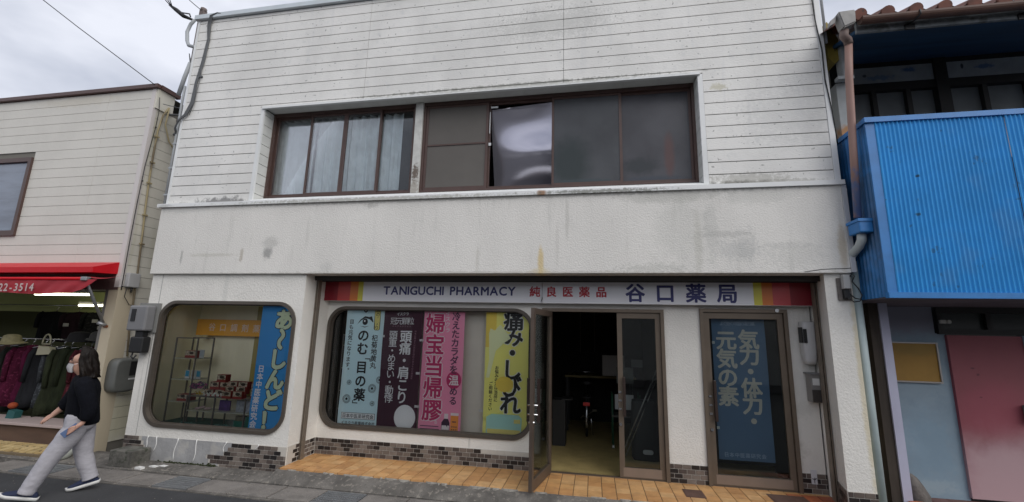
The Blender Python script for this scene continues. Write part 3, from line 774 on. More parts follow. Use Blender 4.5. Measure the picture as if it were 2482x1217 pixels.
# ------------------------------------------------------------------ banners
INK = {k: dull('print_' + k, c, .7) for k, c in dict(ink=(.010, .012, .014), pale=(.82, .84, .84), white=(.88, .85, .85), rose=(.44, .25, .32), crimson=(.55, .03, .15), plum=(.10, .045, .09),
       cream=(.62, .55, .49), faint=(.30, .37, .52), lime=(.72, .80, .52), palemauve=(.85, .66, .52), gold=(.80, .70, .24), cyan=(.45, .72, .66), orange=(.88, .36, .07), amber=(.86, .68, .12), purple=(.045, .02, .05), mist=(.80, .84, .55)).items()}
def banner(x0, x1, z0, z1, y, col, label, texts, shapes=(), amp=.006, seed=0., group=None, tabs=(), warp=None):
    w, h = x1 - x0, z1 - z0
    def off(u, v):
        return amp * (noise.noise((u * 3.2 + seed, v * 2.2, seed)) + .35 * noise.noise((u * 9, v * 4 + seed, 1))) + (warp(u, v) if warp else 0)
    def fn(u, v, l): return (u, y + off(u - x0, v - z0) - .0014 - l, v)
    b = MB(); b.sheet(lambda s, t: (x0 + w * s + .006 * noise.noise((t * 4 + seed, 0, 0)), y + off(w * s, h * t), z0 + h * t), 20, 56)
    m = NB('cloth_' + ''.join(c for c in label.split()[0] if c.isalpha()) + str(int(seed)))
    P = m.n('ShaderNodeBsdfPrincipled'); P.inputs['Roughness'].default_value = .75; P.inputs['Base Color'].default_value = tuple(col) + (1,); m.l(P.outputs[0], m.out.inputs['Surface'])
    o = thing('banner', b, m.m, label, 'banner', group)
    def mesh_fn(pts, lay, colr, nm):
        q = MB()
        # subdivide so that the print follows the cloth
        f = q.face([(a, 0, c) for a, c in pts]); bmesh.ops.triangulate(q.bm, faces=[f])
        for v in q.bm.verts: v.co = fn(v.co.x, v.co.z, lay)
        link(nm, q, INK[colr], o)
    for pts, lay, colr, nm in shapes: mesh_fn(pts, lay, colr, nm)
    by = {}
    for (s, a, c, d, e, size, colr, bold, vert, lay) in texts: by.setdefault((colr, lay), []).append((s, a, c, d, e, size, bold, vert))
    for (colr, lay), L_ in by.items():
        q = MB()
        for (s, a, c, d, e, size, bold, vert) in L_: chars(q, s, (a, c), (d, e), size, fn, bold, bool(vert), .0006 + lay)
        link('lettering', q, INK[colr], o)
    for (tx, tz, tw) in tabs:
        q = MB(); q.box(tx - tw / 2, tx + tw / 2, y - .012, y - .010, tz - .016, tz + .016); link('tape_tab', q, M('tab_white', (.62, .62, .62), .6), o)
    return o
LB = [('のむ', -3.262, 1.611, -3.258, 1.425, 0.184, 'ink', 0.03, 1, 0), ('目の薬', -3.252, 1.167, -3.248, 0.79, 0.1789, 'ink', 0.03, 1, 0), ('「', -3.182, 1.307, -3.182, 1.307, 0.1242, 'ink', 0.02, 1, 0), ('」', -3.291, 0.655, -3.291, 0.655, 0.1195, 'ink', 0.02, 1, 0), ('目も元気になります。', -3.464, 1.802, -3.472, 1.119, 0.0742, 'ink', 0.018, 1, 0), ('杞菊地黄丸', -3.082, 1.576, -3.079, 1.197, 0.0945, 'ink', 0.018, 1, 0), ('国のくすり', -3.060, 1.975, -3.068, 1.723, 0.0645, 'ink', 0.01, 1, .001), ('日本中医薬研究会', -3.454, 0.504, -3.036, 0.504, 0.058, 'ink', 0.012, 0, .001), ('イスクラ産業株式会社', -3.468, 0.41, -3.006, 0.41, 0.050, 'ink', 0.012, 0, 0)]
MA = [('イスクラ', -2.746, 1.923, -2.608, 1.929, 0.051, 'pale', 0.02, 0, 0), ('冠元顆粒', -2.808, 1.824, -2.548, 1.828, 0.1079, 'pale', 0.0, 0, 0), ('かんげんかりゅう', -2.809, 1.753, -2.555, 1.751, 0.0253, 'rose', 0.0, 0, 0), ('頭痛・肩こり', -2.606, 1.611, -2.609, 0.787, 0.1805, 'pale', 0.022, 1, 0), ('頭重・めまい・動悸', -2.798, 1.628, -2.803, 0.767, 0.1316, 'pale', 0.008, 1, 0), ('中年以降または高血圧傾向のあるものの諸症状', -2.467, 1.682, -2.482, 1.045, 0.0311, 'rose', 0, 1, 0)]
PK = [('婦宝当帰膠', -2.178, 1.802, -2.163, 0.643, 0.29, 'white', 0.07, 1, 0), ('婦宝当帰膠', -2.178, 1.802, -2.163, 0.643, 0.29, 'crimson', 0.026, 1, .0018), ('冷えたカラダを', -1.878, 1.902, -1.883, 1.184, 0.1241, 'plum', 0.025, 1, 0), ('温', -1.874, 1.043, -1.874, 1.043, 0.1468, 'white', 0.02, 1, .002), ('める', -1.874, 0.897, -1.874, 0.776, 0.1164, 'plum', 0.025, 1, 0), ('イスクラ', -2.005, 1.943, -1.996, 1.715, 0.0749, 'white', 0.02, 1, 0), ('B', -2.1, 0.487, -2.1, 0.487, 0.0684, 'white', 0.0, 0, 0)]
YE = [('痛み・しびれ', -1.059, 1.868, -1.086, 0.779, 0.285, 'pale', 0.07, 1, 0), ('痛み・しびれ', -1.059, 1.868, -1.086, 0.779, 0.285, 'ink', 0.03, 1, .0018), ('お悩みの方は当店に', -1.277, 1.229, -1.285, 0.815, 0.0525, 'ink', 0.02, 1, 0), ('ご相談ください', -1.355, 1.022, -1.355, 0.701, 0.0519, 'ink', 0.02, 1, 0), ('独歩顆粒', -1.247, 0.47, -1.087, 0.476, 0.0555, 'ink', 0.03, 0, 0.003), ('イスクラ', -1.204, 0.52, -1.127, 0.523, 0.0278, 'ink', 0.02, 0, 0.003)]
DB = [('気力・体力・', 1.889, 1.685, 1.883, 0.724, 0.245, 'cream', 0.03, 1, 0), ('元気の素', 1.63, 1.672, 1.616, 1.0, 0.245, 'cream', 0.03, 1, 0), ('よく効く中国の漢方薬', 1.587, 1.872, 1.95, 1.876, 0.0503, 'faint', 0.02, 0, 0), ('日本中医薬研究会', 1.551, 0.331, 1.964, 0.332, 0.0554, 'faint', 0.02, 0, 0)]
BL = [('あ〜しんど！', -4.152, 1.802, -4.204, 0.487, 0.285, 'ink', 0.095, 1, 0), ('あ〜しんど！', -4.152, 1.802, -4.204, 0.487, 0.285, 'lime', 0.055, 1, .0018), ('日本中医薬研究会', -4.41, 1.14, -4.442, 0.429, 0.0991, 'white', 0.03, 1, 0)]
GB = 'printed banners hung behind the shop glass'
fl = []
for cx, cz, r in ((-3.44, .726, .062), (-3.063, .882, .062), (-3.423, .951, .036), (-3.043, .681, .036), (-2.965, 1.0, .05)):
    n = 22
    for k in range(n):
        a = 2 * math.pi * k / n
        fl.append(([(cx + r * .45 * math.cos(a - .05), cz + r * .45 * math.sin(a - .05)), (cx + r * math.cos(a - .07), cz + r * math.sin(a - .07)), (cx + r * math.cos(a + .07), cz + r * math.sin(a + .07)), (cx + r * .45 * math.cos(a + .05), cz + r * .45 * math.sin(a + .05))], .0005, 'ink'))
    fl.append((ellipse(cx, cz, r * .3, r * .3, 12), .0006, 'ink'))
def merge_shapes(o, items, nm):
    q = MB(); by_c = {}
    for pts, lay, c in items: by_c.setdefault(c, []).append((pts, lay))
    return by_c
eye = [([(-3.375, 1.765), (-3.33, 1.835), (-3.26, 1.885), (-3.19, 1.872), (-3.13, 1.80), (-3.19, 1.842), (-3.26, 1.858), (-3.32, 1.82)], .0006, 'ink', 'eye_print'), (ellipse(-3.255, 1.805, .042, .048, 16), .0005, 'ink', 'eye_print'),
       ([(-3.33, 1.745), (-3.255, 1.722), (-3.19, 1.745), (-3.255, 1.734)], .0006, 'ink', 'eye_print'), (ellipse(-3.262, 1.815, .012, .014, 10), .0009, 'white', 'eye_print'),
       ([(-3.20, 1.873), (-3.155, 1.885), (-3.125, 1.80), (-3.14, 1.80)], .0007, 'ink', 'eye_print'), (ellipse(-3.258, 1.985, .035, .05, 12), .0006, 'ink', 'eye_print'), (ellipse(-3.258, 1.985, .018, .03, 10), .0009, 'white', 'eye_print')]
lbs = eye + [(rrect(-3.113, -3.018, 1.685, 2.02, .03, 5), .0003, 'ink', 'label_box'), (rrect(-3.107, -3.024, 1.691, 2.014, .028, 5), .0006, 'gold', 'label_box'),
             (rect(-3.497, -2.99, .462, .546), .0003, 'ink', 'label_box'), (rect(-3.492, -2.995, .467, .541), .0006, 'pale', 'label_box')]
for pts, lay, c in fl: lbs.append((pts, lay, c, 'flower_print'))
oLB = banner(-3.548, -2.958, .352, 2.03, 5.925, (.66, .86, .90), 'pale blue banner with an eye drawing and large black writing', LB, [], seed=1, group=GB, tabs=[(-2.945, 1.607, .03)])
# the printed shapes of that banner, one part per motif
def add_print(o, items, y, x0, z0, amp, seed, colr, nm):
    q = MB()
    for pts, lay in items:
        f = q.face([(a, -lay, c) for a, c in pts])
    bmesh.ops.triangulate(q.bm, faces=q.bm.faces[:])
    for v in q.bm.verts:
        u, w = v.co.x - x0, v.co.z - z0
        v.co.y += y + amp * (noise.noise((u * 3.2 + seed, w * 2.2, seed)) + .35 * noise.noise((u * 9, w * 4 + seed, 1))) - .0014
    link(nm, q, INK[colr], o)
for nm in ('eye_print', 'flower_print', 'label_box'):
    for c in ('ink', 'white', 'gold', 'pale'):
        it = [(p, l) for p, l, cc, n_ in lbs if n_ == nm and cc == c]
        if it: add_print(oLB, it, 5.925, -3.548, .352, .006, 1, c, nm)
oMA = banner(-2.958, -2.372, .352, 2.03, 5.918, (.060, .012, .030), 'dark maroon banner with pale writing and a white disc at its foot', MA, seed=2, group=GB, tabs=[(-2.365, 1.564, .06), (-2.39, 1.115, .06), (-2.375, .679, .07)])
add_print(oMA, [(ellipse(-2.548, .525, .155, .165, 32), .0006)], 5.918, -2.958, .352, .006, 2, 'pale', 'disc_print')
oPK = banner(-2.352, -1.755, .352, 2.03, 5.925, (.90, .36, .52), 'pink banner with large crimson characters and a printed bottle', PK, seed=3, group=GB)
add_print(oPK, [(ellipse(-1.874, 1.043, .105, .115, 28), .0006)], 5.925, -2.352, .352, .006, 3, 'crimson', 'disc_print')
add_print(oPK, [([(-2.02, .37), (-1.905, .37), (-1.905, .49), (-1.93, .54), (-1.985, .54), (-2.02, .49)], .0006)], 5.925, -2.352, .352, .006, 3, 'purple', 'bottle_print')
add_print(oPK, [(rect(-1.985, -1.93, .54, .605), .0006)], 5.925, -2.352, .352, .006, 3, 'white', 'bottle_cap')
add_print(oPK, [(rect(-1.895, -1.785, .36, .585), .0004), ], 5.925, -2.352, .352, .006, 3, 'orange', 'carton_print')
add_print(oPK, [(rect(-1.895, -1.785, .585, .62), .0006), (rect(-2.015, -1.91, .40, .455), .0009)] , 5.925, -2.352, .352, .006, 3, 'white', 'carton_print')
add_print(oPK, [(rect(-1.875 + .028 * k, -1.862 + .028 * k, .40 + .035 * j, .415 + .035 * j), .0009) for k in range(3) for j in range(2)] + [(rect(-2.32, -2.06, .43, .44), .0005), (rect(-2.32, -2.05, .395, .403), .0005), (rect(-1.87, -1.81, .50, .512), .0009)], 5.925, -2.352, .352, .006, 3, 'plum', 'small_print')
oYE = banner(-1.447, -.852, .352, 2.03, 5.92, (.90, .87, .26), 'yellow green banner with bold black characters and a printed carton', YE, seed=4, group=GB, tabs=[(-1.475, .673, .06)], warp=lambda u, v: .02 * math.exp(-((v - .12 + .25 * (u - .3)) / .035) ** 2) * (v < .4))
Yp = 5.914
add_print(oYE, [([(-1.40, .39), (-.935, .39), (-.925, .60), (-.97, .64), (-1.33, .64), (-1.40, .60)], .0012)], Yp, -1.447, .352, .006, 4, 'cyan', 'carton_print')
add_print(oYE, [(rect(-1.385, -.945, .395, .455), .0016), (rect(-1.03, -.945, .535, .585), .0016)], Yp, -1.447, .352, .006, 4, 'gold', 'carton_print')
add_print(oYE, [(ellipse(-1.17, 1.02, .12, .10, 20), .0004), (rect(-1.447, -1.3, 1.5, 2.03), .0003)], Yp + .003, -1.447, .352, .006, 4, 'amber', 'sun_print')
sil = [([(-1.425, 1.10), (-1.38, 1.10), (-1.30, 1.45), (-1.20, 1.55), (-1.10, 1.62), (-1.12, 1.66), (-1.25, 1.62), (-1.26, 1.72), (-1.22, 1.78), (-1.25, 1.80), (-1.32, 1.72), (-1.38, 1.75), (-1.40, 1.68), (-1.34, 1.62), (-1.37, 1.45)], .0005)]
add_print(oYE, sil, Yp + .002, -1.447, .352, .006, 4, 'mist', 'figure_print')
oDB = banner(1.468, 2.083, .272, 1.93, 5.945, (.095, .165, .29), 'dull blue banner with grey characters inside the shut glass door', DB, seed=5, group=GB, tabs=[(1.478, 1.638, .03), (1.475, .63, .03)])
oBL = banner(-4.505, -3.985, .352, 2.02, 5.372, (.045, .33, .72), 'bright blue banner with cream green lettering in the corner display window', BL, seed=6, group=GB, warp=lambda u, v: .012 * math.sin(v * 14) * math.exp(-v * 3))
b = MB(); b.box(-5.96, -4.20, 5.79, 5.80, 1.551, 1.791)
o = thing('hanging_sign', b, M('orange_board', (.85, .40, .03), .5, var=.05), 'orange board with pale outlined characters hung inside the display window', 'sign')
q = MB(); chars(q, '谷口調剤薬', (-5.687, 1.677), (-4.92, 1.667), .121, lambda u, v, l: (u, 5.788 - l, v), .018, False); link('lettering', q, INK['palemauve'], o)

# ------------------------------------------------------------------ left neighbour: the clothes shop
NX, NY = -7.11, 5.45
CS = root('clothes_shop', (-9.5, 5.45, 0), 'cream clapboard clothes shop with a brown roof edge and red awning', 'building')
m_cream = M('cream_siding', (.62, .60, .545), .6, var=.05, vscale=1.3, vstretch=(1, 1, .6), bump=.002, bscale=30, stains_and_shade=[(-8.7, 5.45, 1.2, .12, (.52, .47, .36), .35, 1.5)])
m_cream2 = M('cream_siding_side', (.62, .60, .53), .6, var=.1, vscale=1.6, streak=(6, .5, .72, (.46, .44, .30), .4), stains_and_shade=[(-7.11, .3, 3, .45, (.50, .47, .30), .5, 1.0)])
m_cap = M('brown_roof_cap', (.085, .045, .038), .45)
b = MB()
zz = [2.60] + [2.755 + .1645 * k for k in range(17)] + [5.555]
for z0, z1 in zip(zs if False else zz, zz[1:]):
    for x0, x1 in ((-14, -8.062), (-8.058, -7.19)):
        if z1 > 3.085 and z0 < 4.45 and x1 < -8.06:
            b.box(-9.40, x1, NY, NY + .014, z0 + .003, z1 - .003); b.box(-14, -10.9, NY, NY + .014, z0 + .004, z1 - .004)
        else: b.box(x0, x1, NY, NY + .014, z0 + .003, z1 - .003)
link('siding', b, m_cream, CS)
b = MB(); b.holed(rect(-14, -7.12, 2.5, 5.56), [rect(-10.88, -9.42, 3.1, 4.44)], NY + .016)
b.face([(NX - .012, NY, -.2), (NX - .012, 12, -.2), (NX - .012, 12, 5.3), (NX - .012, NY, 5.3)]); b.face([(-14, NY + .02, 5.55), (NX, NY + .02, 5.55), (NX, 12, 5.3), (-14, 12, 5.3)])
link('siding_backing', b, M('siding_shadow', (.16, .15, .13), .9), CS)
b = MB()
for k in range(-17, 17):
    z0 = 2.755 + .1645 * k; b.box(NX - .012, NX, NY + .05, 12, max(z0 + .003, -.2), z0 + .1615) if z0 < 5.2 else None
b.box(NX - .06, NX + .03, NY + .004, NY + .30, 5.22, 5.56)
link('side_siding', b, m_cream2, CS)
b = MB(); b.box(-7.19, NX + .006, NY - .012, NY + .05, 2.24, 5.22); b.box(-7.19, -7.115, NY - .006, NY + .05, 5.22, 5.56); link('corner_trim', b, M('corner_trim_pale', (.60, .56, .54), .5), CS)
b = MB(); b.box(-14, -7.055, NY - .05, NY + .02, 5.56, 5.63, bev=.006); b.box(-7.12, -7.04, NY + .02, NY + .36, 5.56, 5.63); link('roof_cap', b, m_cap, CS)
# first floor window
b = MB(); b.ring(rect(-10.9, -9.40, 3.08, 4.455), rect(-10.82, -9.47, 3.17, 4.38), NY - .035, NY + .03); wf = link('window', b, m_brown, CS)
b = MB(); b.box(-10.83, -9.46, NY + .005, NY + .01, 3.16, 4.39); link('pane', b, M('blue_grey_pane', (.17, .20, .25), .12, spec=.8, var=.25, vscale=2.4, vstretch=(.4, 1, 2)), wf)
# ground floor
b = MB(); b.box(-7.285, NX + .004, NY - .004, NY + .25, -.2, 2.24); link('pillar', b, M('beige_pillar', (.52, .45, .33), .7, var=.08, vscale=2, vstretch=(1, 1, .3)), CS)
b = MB(); b.box(-14, -7.12, NY - .01, NY + .2, 2.20, 2.44); link('header', b, M('header_dark', (.10, .06, .055), .6), CS)
b = MB(); b.box(-7.37, -7.30, NY + .02, NY + .12, .15, 2.2); b.box(-7.345, -7.285, NY + .12, NY + .16, .15, 2.2); link('shop_frame', b, M('shop_frame_grey', (.18, .17, .155), .5), CS)
b = MB(); b.box(-14, -7.3, NY + .04, NY + .5, -.1, .145); link('step', b, M('brown_step', (.105, .062, .042), .7, var=.2, vscale=9, vstretch=(.2, 1, 1)), CS)
b = MB(); b.box(-14, -7.62, NY - .02, NY + .4, .165, .205, bev=.006); link('step_ledge', b, M('pink_ledge', (.42, .34, .32), .6), CS)
b = MB()
b.box(-20, -7.3, 9.0, 9.1, 0, 3); b.box(-20, -19.9, 5.4, 9, 0, 3); b.box(-7.34, -7.28, NY + .2, 9, 0, 3); b.face([(-20, NY + .3, .1), (-7.3, NY + .3, .1), (-7.3, 9, .1), (-20, 9, .1)])
link('shop_room_wall', b, M('shop_room_olive', (.12, .125, .06), .9), CS)
b = MB(); b.box(-20, -7.34, NY + .22, 9, 2.30, 2.4); link('ceiling', b, M('shop_ceiling', (.10, .10, .06), .9), CS)
b = MB(); b.box(-20, -7.36, 7.05, 7.10, 1.90, 2.30); link('lit_soffit', b, M('lamplit_lime_strip', (.50, .55, .22), .8), CS)  # tube light on the upper wall, put into a brighter lime colour
# yellow crazy paving in front of the shop, an inset in the pavement
b = MB()
for i in range(34):
    for j in range(3):
        x = -11.4 + i * .125 + (j % 2) * .06; y = 5.06 + j * .135
        pts = [(x + rnd.uniform(0, .03), y + rnd.uniform(0, .02)), (x + .115 + rnd.uniform(-.02, .006), y + rnd.uniform(0, .02)), (x + .115 + rnd.uniform(-.02, .006), y + .125 + rnd.uniform(-.02, .0)), (x + rnd.uniform(0, .03), y + .125 + rnd.uniform(-.02, 0))]
        if x > -7.15: continue
        b.prism(pts, 'z', -.1, -.062)
link('paving', b, M('yellow_paving', island=[(.50, .37, .17), (.45, .34, .16), (.54, .41, .20), (.42, .30, .13)], rough=.8, var=.15, vscale=10), kind='structure')
b = MB(); b.box(-11.6, -7.1, 5.03, 5.5, -.2, -.075); link('paving_bed', b, M('paving_grout', (.16, .12, .07), .9), kind='structure')

# the awning: metal hood, folded cloth, front bar, arm
AW = root('awning', (-9.4, 5.4, 2.2), 'red awning with a metal hood and white number on its drooping edge', 'awning')
m_redm = M('red_hood', (.50, .008, .016), .45, spec=.25, var=.04); m_redc = M('red_awning_cloth', (.33, .018, .028), .75, var=.12, vscale=4, vstretch=(.5, 1, 3))
b = MB(); b.prism([(NY, 2.625), (NY - .36, 2.50), (NY - .36, 2.42), (NY, 2.44)], 'x', -14, -7.17); link('hood', b, m_redm, AW)
b = MB()
def cloth(u, v):
    x = -12.5 + (5.45 + .22 * (1 - v)) * u
    y = 4.93 + .015 * math.sin(x * 9 + v * 3) * v - .02 * v
    sag = .0 + (.03 * math.sin(u * 40) * v)
    edge = max(0., (u - .965) / .035)
    z = 2.295 - .205 * v * (1 - .25 * edge) + .01 * math.sin(x * 5) * v
    return (x, y + .012 * math.sin(x * 23 + 5 * v) * v, z)
b.sheet(cloth, 120, 8)
b.sheet(lambda u, v: (-12.5 + 5.62 * u - .12 * v, 4.94 + .42 * v, 2.31 + .075 * v + .012 * math.sin(u * 60 + v * 4)), 100, 6)
vc = link('valance', b, m_redc, AW)
q = MB(); chars(q, '22-3514', (-8.47, 2.165), (-7.90, 2.17), .155, lambda u, v, l: (u, 4.885 - l, v), .02, False); chars(q, '/', (-8.62, 2.165), (-8.62, 2.165), .155, lambda u, v, l: (u, 4.885 - l, v), .02, False)
link('lettering', q, M('awning_letter', (.50, .42, .40), .7), vc)
b = MB(); b.tube([(-12.6, 4.93, 2.305), (-7.03, 4.93, 2.305)], .022, 10); link('front_bar', b, m_redm, AW)
b = MB(); b.box(-7.09, -6.99, 4.90, 4.97, 2.275, 2.33, bev=.01); b.tube([(-7.04, 4.94, 2.29), (-7.16, 5.2, 1.98), (-7.22, 5.41, 1.70)], [.02, .022, .018], 8); b.tube([(-7.245, 5.35, 1.70), (-7.205, 5.45, 1.66)], .026, 8); link('folding_arm', b, m_steel, AW)
b = MB(); b.box(-7.235, -7.165, 5.43, 5.455, 1.63, 1.665); link('wall_bracket', b, M('rust', (.18, .06, .02), .8), AW)

# fluorescent lamps (lit)
for (x0, x1, y, z, lab) in ((-9.9, -8.66, 6.2, 2.182, 'long lit fluorescent tube hung below the awning cloth'), (-9.15, -8.62, 6.4, 2.005, 'shorter lit fluorescent tube lower on the lamplit upper wall')):
    b = MB(); b.tube([(x0, y, z), (x1, y, z)], .019, 10)
    r_ = root('fluorescent_lamp', ((x0 + x1) / 2, y, z), lab, 'lamp', 'lit tubes in the clothes shop')
    link('tube', b, M('lit_tube', (.9, .9, .8), .5, emit=(1, .97, .74, 4)), r_)
    b = MB(); b.box(x0 + .02, x1 - .02, y - .03, y + .03, z + .022, z + .06); link('fitting', b, M('fitting_white', (.5, .5, .45), .5), r_)

# hanging garments
def garment(loc, w, h, col, label, rz=0., flare=1.25, hood=False, seed=0):
    b = MB(); rings = []
    prof = [(0, .16, .10), (.02, .42, .16), (.06, .82, .20), (.12, .97, .24), (.30, .90, .25), (.6, .98 * (1 + (flare - 1) * .5), .26), (.85, flare, .28), (1.0, flare * 1.02, .28)]
    for t, a, d in prof:
        ring = []
        for k in range(44):
            th = 2 * math.pi * k / 44
            rip = 1 + .20 * t * math.sin(th * 9 + seed + t * 1.5) + .10 * math.sin(th * 4 + seed) * t
            ring.append((w / 2 * a * math.cos(th) * (1 + .05 * math.sin(th * 7 + seed) * t), d * w * .42 * math.sin(th) * rip, -h * t + .02 * math.sin(th * 3 + seed) * t))
        rings.append(ring)
    b.loft(rings)
    r_ = root('hanging_garment', loc, label, 'garment', 'clothes on the shop rail')
    m = M('garment_' + str(seed), col, .9, spec=.2, var=.4, vscale=11, vstretch=(1, 1, .3), bump=.02, bscale=16, bstretch=(1, 1, .25), speck=(30, .56, .66, tuple(min(1, c * 2.6 + .015) for c in col), .6) if seed % 3 == 1 else None)
    LOC[r_.name] = Vector((0, 0, 0)); link('cloth_body', b, m, r_)
    for s in (-1, 1):
        b = MB()
        b.tube([(s * w * .40, 0, -h * .05), (s * w * .50, -.01, -h * .16), (s * w * .53, -.015, -h * .36), (s * w * .52, -.02, -h * .60)], [w * .08, w * .095, w * .085, w * .075], 10); link('sleeve', b, m, r_)
    b = MB(); b.tube([(0, 0, -.01), (0, 0, .05), (.025, 0, .08), (.0, 0, .10)], .005, 6); b.tube([(-w * .36, 0, -.035), (0, 0, .0), (w * .36, 0, -.035)], .007, 6); link('hanger', b, m_chrome, r_)
    r_.rotation_euler = (0, .05 * math.sin(seed * 2.3), rz)
G_ = [(-10.45, .46, 1.02, (.060, .034, .040), 'mauve brown coat at the picture edge of the low rail'), (-10.22, .44, 1.0, (.02, .02, .022), 'black coat beside the mauve brown one'), (-10.0, .46, 1.0, (.05, .03, .028), 'dusty brown jacket on the low rail'),
      (-9.78, .44, 1.1, (.022, .026, .022), 'dark speckled coat under the straw sun hat'), (-9.50, .48, .98, (.065, .006, .024), 'crimson pleated coat hanging low on the rail'), (-9.30, .44, .95, (.07, .006, .028), 'wine red coat just beside the crimson one'),
      (-9.10, .42, 1.0, (.016, .017, .02), 'charcoal coat between the wine red and the patterned one'), (-8.90, .42, .98, (.045, .05, .056), 'grey patterned blouse beside the olive jacket'), (-8.66, .48, 1.08, (.028, .034, .018), 'wide olive green jacket behind the walking woman'),
      (-8.46, .46, 1.05, (.020, .026, .013), 'darker olive jacket directly behind the wide one'), (-8.25, .42, .95, (.06, .01, .015), 'dark red knit half hidden beside the olive jackets'), (-8.02, .42, 1.0, (.012, .012, .014), 'black coat second from the shop door frame'), (-7.80, .42, 1.0, (.03, .028, .028), 'dark taupe coat nearest the shop door frame')]
for i, (x, w, h, c, lab) in enumerate(G_):
    garment((x, 6.08 + .05 * (i % 2), 1.30), w, h, c, lab, rz=.95 + .25 * math.sin(i * 1.7), flare=1.15 + .12 * (i % 3), seed=i)
G2 = [(-10.3, (.010, .010, .012), 'black knit on the upper rail with a pale paper tag'), (-9.75, (.018, .008, .012), 'dark plum knit on the upper rail'), (-9.25, (.012, .012, .012), 'black cardigan on the upper rail, two white tags'), (-8.8, (.010, .010, .010), 'black pullover under the second lamp'), (-8.35, (.035, .006, .010), 'dark burgundy top on the upper rail beside the pillar')]
for i, (x, c, lab) in enumerate(G2):
    garment((x, 6.85, 1.90), .46, .55, c, lab, rz=.55, flare=.95, seed=20 + i)
for i, (x, z) in enumerate(((-9.75, 1.62), (-8.95, 1.58), (-9.1, 1.70))):
    b = MB(); b.box(x, x + .13, 6.62, 6.624, z, z + .06); thing('price_tag', b, M('tag_paper', (.32, .31, .28), .7), ['pale paper tag on the plum knit', 'larger paper tag on the black cardigan', 'small paper tag beside the burgundy top'][i], 'price tag')
b = MB(); b.tube([(-12, 6.14, 1.40), (-7.5, 6.14, 1.40)], .012, 8); b.tube([(-7.55, 6.14, .1), (-7.55, 6.14, 1.40)], .014, 8); thing('clothes_rail', b, m_chrome, 'low chrome rail carrying the bright coats', 'clothes rail', 'rails in the clothes shop')
b = MB(); b.tube([(-12, 6.85, 2.02), (-7.6, 6.85, 2.02)], .012, 8); thing('clothes_rail', b, m_chrome, 'high chrome rail carrying the black knits', 'clothes rail', 'rails in the clothes shop')
def hat(loc, r, col, label, brim=1.7):
    b = MB(); n = 24
    prof = [(r * brim, -.005), (r * 1.15, .02), (r * 1.02, .03), (r * .98, .08), (r * .85, .125), (r * .5, .145), (.002, .15)]
    rings = [[(loc[0] + a * math.cos(2 * math.pi * k / n), loc[1] + a * math.sin(2 * math.pi * k / n), loc[2] + z + .012 * math.sin(4 * math.pi * k / n) * (a > r * 1.1)) for k in range(n)] for a, z in prof]
    b.loft(rings, cap=False)
    thing('hat', b, M('hat_' + label.split()[0], col, .9, var=.15, vscale=25), label, 'hat', 'hats over the clothes rail')
hat((-9.62, 5.85, 1.33), .12, (.30, .27, .15), 'straw sun hat with a wide brim above the rail')
hat((-8.35, 5.95, 1.40), .15, (.012, .012, .013), 'black brimmed hat on top of the rail', 1.4)
hat((-7.95, 6.0, 1.42), .17, (.05, .05, .045), 'grey soft hat nearest the shop frame', 1.25)
b = MB(); b.tube([(-8.98 + .085 * math.cos(t), 5.92, 1.33 + .16 * math.sin(t)) for t in [math.pi * k / 10 for k in range(11)]], .012, 6); b.tube([(-9.06, 5.92, 1.33), (-8.9, 5.92, 1.33)], .01, 6); b.prism([(-9.12, 1.15), (-8.82, 1.17), (-8.86, 1.28), (-9.1, 1.30)], 'y', 5.9, 5.98)
thing('handbag', b, M('bag_cream', (.42, .40, .28), .6), 'cream bag with a white hooped handle on the rail', 'bag')
b = MB(); b.prism([(-9.02, .205), (-8.86, .205), (-8.84, .31), (-8.98, .33)], 'y', 5.62, 5.72); thing('box', b, M('teal', (.015, .09, .09), .6), 'small teal box standing on the pink ledge', 'box')
b = MB(); b.ball((-9.12, 5.75, .37), .06, .06, .05); thing('cloth_bundle', b, M('orange_cloth', (.30, .05, .012), .8), 'small orange bundle above the teal box', 'bundle')
b = MB(); b.loft([[(-7.02 + r_ * math.cos(2 * math.pi * k / 20), 5.06 + r_ * math.sin(2 * math.pi * k / 20), z) for k in range(20)] for r_, z in ((.06, -.11), (.10, -.08), (.125, -.02), (.12, .04), (.10, .075), (.085, .07), (.08, .02))])
thing('flower_pot', b, M('pot_white_blue', (.55, .58, .52), .4, stains_and_shade=[(-6.98, .05, .12, .03, (.02, .16, .22), .95, .6)]), 'rounded white pot with a blue rim behind the walking woman', 'pot')

# ------------------------------------------------------------------ boxes and cables on the walls
def meter(name, lab, c, sx, sy, sz, facing, mat, win=None, side=None):
    b = MB(); x, y, z = c
    r_ = root(name, c, lab, 'meter box')
    b.box(x - sx / 2, x + sx / 2, y - sy / 2, y + sy / 2, z, z + sz, bev=min(sx, sy, sz) * .16)
    link('casing', b, mat, r_)
    return r_
m_mgrey = M('meter_grey', (.185, .185, .19), .45, var=.06); m_mdk = M('meter_dark', (.125, .13, .122), .5, var=.1, vscale=5)
mt = meter('electric_meter', 'grey electric meter on a board at the corner of the display wing', (-6.245, 5.16, 1.60), .30, .14, .35, 0, m_mgrey)
b = MB(); b.box(-6.335, -6.265, 5.082, 5.090, 1.73, 1.90); link('meter_window', b, m_black, mt)
b = MB(); b.box(-6.40, -6.06, 5.235, 5.268, 1.58, 1.99); link('backboard', b, M('board_grey', (.20, .20, .19), .8), mt)
b = MB(); b.box(-6.33, -6.12, 5.12, 5.25, 1.30, 1.52, bev=.02); b.box(-6.29, -6.16, 5.15, 5.22, 1.52, 1.60); b.tube([(-6.27, 5.15, 1.31), (-6.28, 5.14, 1.25), (-6.24, 5.14, 1.22), (-6.21, 5.15, 1.27)], .012, 6)
thing('junction_box', b, m_black, 'black box hung directly below the grey electric meter', 'junction box')
